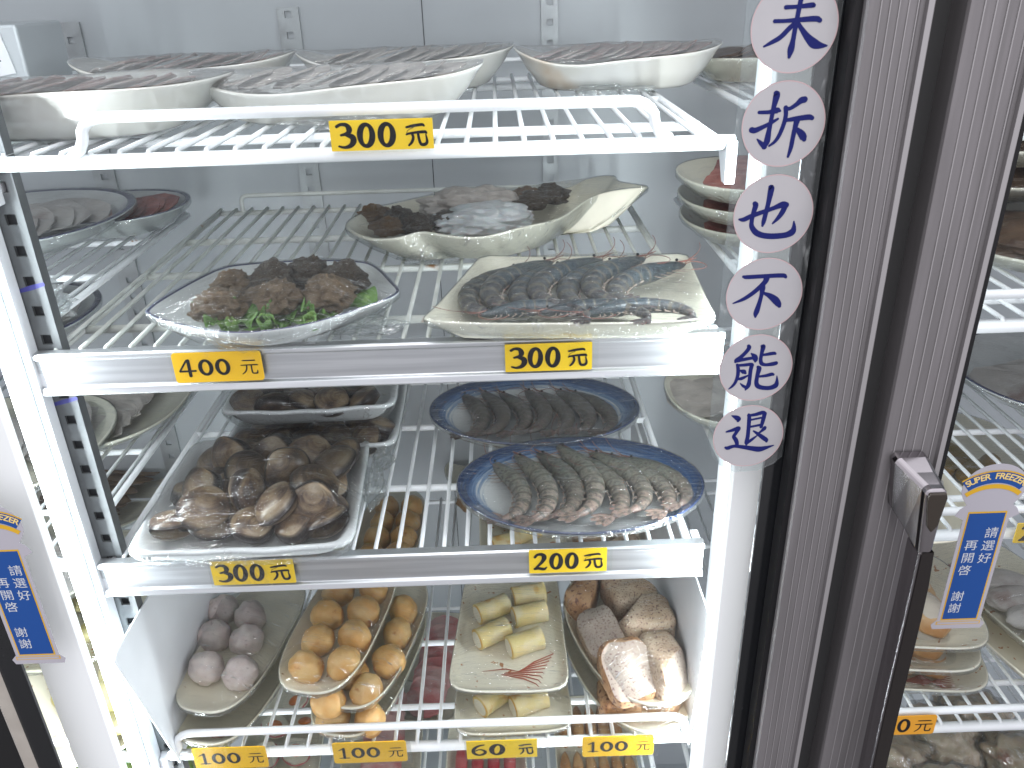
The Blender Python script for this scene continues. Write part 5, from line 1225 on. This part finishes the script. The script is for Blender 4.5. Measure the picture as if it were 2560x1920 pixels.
o1 = superell(.13, .12, 2.2, 84)
for z, lb in ((0, 'lowest'), (.036, 'second'), (.072, 'third'), (.108, 'topmost')):
    p = plate('cream_plate', o1, .024, [ceramic_i], (.565, .16+.15*(z > .02), S2+z), lb+' cream plate of dark brown meat on the right second shelf', base=.62)
    sl = food('dark_meat', lump_mesh('dark_meat', brown_meat, (.100, .085, .022), .15, 3, z*100, 5, amp2=.08), (.565, .16+.15*(z > .02), S2+z+.016), (0, 0, z*9), 'dark brown meat slab on the %s plate, right second shelf' % lb, 'meat'); cover(p, o1, .024, [sl])
o2 = superell(.12, .12, 2.1, 84)
p = plate('round_plate', o2, .026, ceramic_b, (.64, .22, S3+.03), 'dark blue rimmed plate on the right third shelf', base=.6, rim_mi=(1, 0), rimw=.022); cover(p, o2, .026, [slices(.64, .22, S3+.038, .4, greywhite, 'pale slices on the dark rimmed plate of the right section', 7, .07, .05)])
fr = []
p = plate('cream_plate', o2, .022, [ceramic_c], (.60, .34, S4+.115), 'plate of amber strips behind the wires at the right', base=.62)
for i in range(7):
    fr.append(food('fried_strip', lump_mesh('fried_strip', tofu_y, (.034, .014, .009), .08, 2, i, 3), (.555+.028*(i % 4), .29+.045*(i//4)+.01*(i % 2), S4+.133), (0, 0, .3*i), 'amber fried strip behind the right wires, %s' % ('first', 'second', 'third', 'fourth', 'fifth', 'sixth', 'seventh')[i], 'fried strip', 'amber strips on the right plate'))
cover(p, o2, .022, fr)
p = plate('cream_plate', superell(.085, .085, 2.2, 72), .022, [ceramic_c], (.455, .17, S4+.155), 'plate of greyish slices on stacked dishes under the right third shelf', base=.62)
slices(.455, .17, S4+.166, 1, greywhite, 'greyish slices under the right third shelf', 6, .05, .04)
# pastry plates
so = superell(.076, .085, 4.2, 84)
for i, (x, y, z, lb) in enumerate([(.462, .112, S4, 'lowest, with brush print'), (.452, .118, S4+.024, 'middle'), (.458, .125, S4+.050, 'topmost, seen behind the door sticker')]):
    p = plate('square_plate', so, .020, [ceramic_f], (x, y, z), 'rounded square cream plate of pastries, '+lb, rotz=R(-6), base=.70)
    fd = []
    for j, (dx, dy) in enumerate([(-.035, -.03), (.0, -.036), (-.035, .012), (.002, .008), (-.02, .048)]):
        if i < 2 and j > 1: break
        nm = ('front left', 'front right', 'middle left', 'middle right', 'rear')[j]
        t = thing('pastry', '%s shell pastry on the %s pastry plate' % (nm, lb.split(',')[0]), 'pastry', (x+dx+.012, y+dy+.004, z+.021), (R(25), 0, j*.5), 'shell pastries', (1.25,)*3)
        link('crust', lump_mesh('crust', pastry_m, (.020, .024, .013), .08, 2, j, 4), t)
        g = MB(); g.ellipsoid((0, .002, .006), (.0145, .018, .0088), 20, 8); link('filling', g.mesh('filling', pastry_in, smooth=True), t)
        fd.append(t)
    if i == 0:
        g = MB()
        for k in range(8): g.tube([(-.018, -.060, .0072), (.004, -.064+.002*k, .0072), (.022, -.060-.002*k+.004, .0082), (.036, -.052-.003*k, .010)], [.0003, .0008, .0007, .0003], 5)
        link('brush_print', g.mesh('brush_print', chili), p)
    cover(p, so, .020, fd)
lo = superell(.058, .135, 3, 84)
for i, z in enumerate((0, .030)):
    p = plate('oblong_plate', lo, .022, [ceramic_f], (.605+.004*i, .115+.02*i, S4+z), ('lower', 'upper')[i]+' long plate of pale fish slices by the right picture edge', rotz=R(14), base=.66)
    if i:
        g = MB()
        for k in range(8): g.tube([(-.034+.003*k, .088, .011), (-.022+.003*k, .080-.002*k, .009), (-.008+.001*k, .068+.001*k, .008)], [.0003, .0008, .0003], 5)
        link('brush_print', g.mesh('brush_print', chili), p)
        fd = [food('fish_slices', lump_mesh('fish_slice', greywhite, (.040, .020, .010), .12, 3, k, 4), (.600+.006*k, .165-.032*k, S4+z+.019), (.25, 0, -.2+.1*k), 'pale grey fish slice on the long right plate, %s' % ('rear', 'second', 'third', 'front')[k], 'fish slice', 'pale fish slices on the long plate') for k in range(4)]
        cover(p, lo, .022, fd)
for i, (x, y, r_) in enumerate([(.49, .13, .055), (.575, .155, .055), (.66, .11, .055), (.545, .07, .045), (.46, .06, .045), (.64, .19, .05)]):
    dm = food('dumpling_bag', lump_mesh('dumplings', dump_m, (r_, r_*.85, .030), .30, 2.6, i+3, 5, amp2=.14, f2=6), (x, y, S5+.028), (0, 0, i), 'clear bag of pale brown dumplings at the lower right, %s' % ('first', 'second', 'third', 'front', 'leftmost', 'rear')[i], 'dumplings', 'bags of dumplings at the lower right')
    bag = lump_mesh('bag_film', film_side, (r_*1.1, r_*.95, .034), .30, 2.6, i+3, 4, amp2=.14, f2=6); link('bag_film', bag, dm)

# ------------------------------------------------------------------ lowest shelf, seen through the wires
ob2 = superell(.055, .115, 5, 72)
for i, (x, y, a, kind, lb) in enumerate([(-.330, .200, 4, 'egg', 'plate of pink rimmed fish cake at the lower left'), (-.190, .190, 2, 'pink', 'plate of pink slices under the golden balls'), (-.045, .14, 0, 'ham', 'plate of red sausages under the pale rolls'), (.105, .15, 0, 'finger', 'plate of brown fried fingers under the taro chunks'), (-.125, .34, -8, 'pink', 'narrow plate of pink slices far back on the lowest shelf'), (.0, .38, 3, 'pink', 'second narrow plate far back on the lowest shelf')]):
    p = plate('oblong_plate', ob2, .018, [ceramic_i], (x, y, S5), lb, rotz=R(a), base=.78); fd = []
    if kind == 'egg':
        for j, (dx, dy) in enumerate([(-.022, -.02), (.020, -.015), (-.02, .03), (.022, .035), (0, -.06), (.0, .075)]):
            t = thing('fish_cake', 'white fish cake slice with orange centre, %s on the lower left plate' % ('second left', 'second right', 'third left', 'third right', 'front', 'rear')[j], 'fish cake', (x+dx, y+dy, S5+.014), (R(18), 0, j), 'orange centred fish cakes')
            g = MB(); g.prism([(.019*math.cos(2*PI*k/28)*(1+.04*math.sin(k*1.6)), .019*math.sin(2*PI*k/28)*(1+.04*math.sin(k*1.6))) for k in range(28)], -.004, .004); link('slice', g.mesh('slice', [roll_in]), t)
            g = MB(); g.ellipsoid((0, .001, .003), (.010, .011, .004), 16, 6); link('centre', g.mesh('centre', orange_c, smooth=True), t)
            g = MB(); g.tube([(.0192*math.cos(2*PI*k/28), .0192*math.sin(2*PI*k/28), 0) for k in range(29)], .0014, 6, cap=False); link('rim', g.mesh('rim', pinkr, smooth=True), t)
            fd.append(t)
    elif kind == 'ham':
        for j in range(4):
            for q in range(2): fd.append(food('sausage', roll_mesh2 if False else lump_mesh('sausage', ham_m, (.0085, .036, .0085), .04, 2, j+q*3, 3), (x-.034+.022*j, y-.055+.075*q, S5+.013), (0, 0, 0), 'red sausage, column %s, %s row' % (('one', 'two', 'three', 'four')[j], ('front', 'rear')[q]), 'sausage', 'red sausages on the lowest shelf'))
    elif kind == 'finger':
        for j in range(6): fd.append(food('fried_finger', lump_mesh('finger', finger_m, (.0088, .052, .0095), .06, 2.5, j, 4), (x-.044+.0178*j, y-.035, S5+.016), (0, 0, R(-2+j)), 'brown fried finger, %s from the left' % ('first', 'second', 'third', 'fourth', 'fifth', 'sixth')[j], 'fried finger', 'brown fried fingers'))
        for j in range(5): fd.append(food('fried_finger', lump_mesh('finger', finger_m, (.0088, .036, .0095), .06, 2.5, j+7, 3), (x-.038+.0178*j, y+.060, S5+.016), (0, 0, R(-2+j)), 'rear brown fried finger, %s from the left' % ('first', 'second', 'third', 'fourth', 'fifth')[j], 'fried finger', 'rear brown fried fingers'))
    else:
        fd.append(slices(x, y, S5+.006, R(a+90), mat('pink_slices', (.50, .16, .16), .4, col2=(.60, .38, .36), scale=30, bump=.4), 'pink slices on the '+lb.split(' on ')[0], 9, .075, .030))
    cover(p, ob2, .018, fd)
bm2 = MB(); bm2.box(-.40, .22, .0, .53, -.004, 0); tag(link('metal_base_plate', bm2.mesh('metal_base_plate', wall_m), None, (0, 0, -1.15)), 'dark metal base plate far below the lowest shelf', 'base plate')
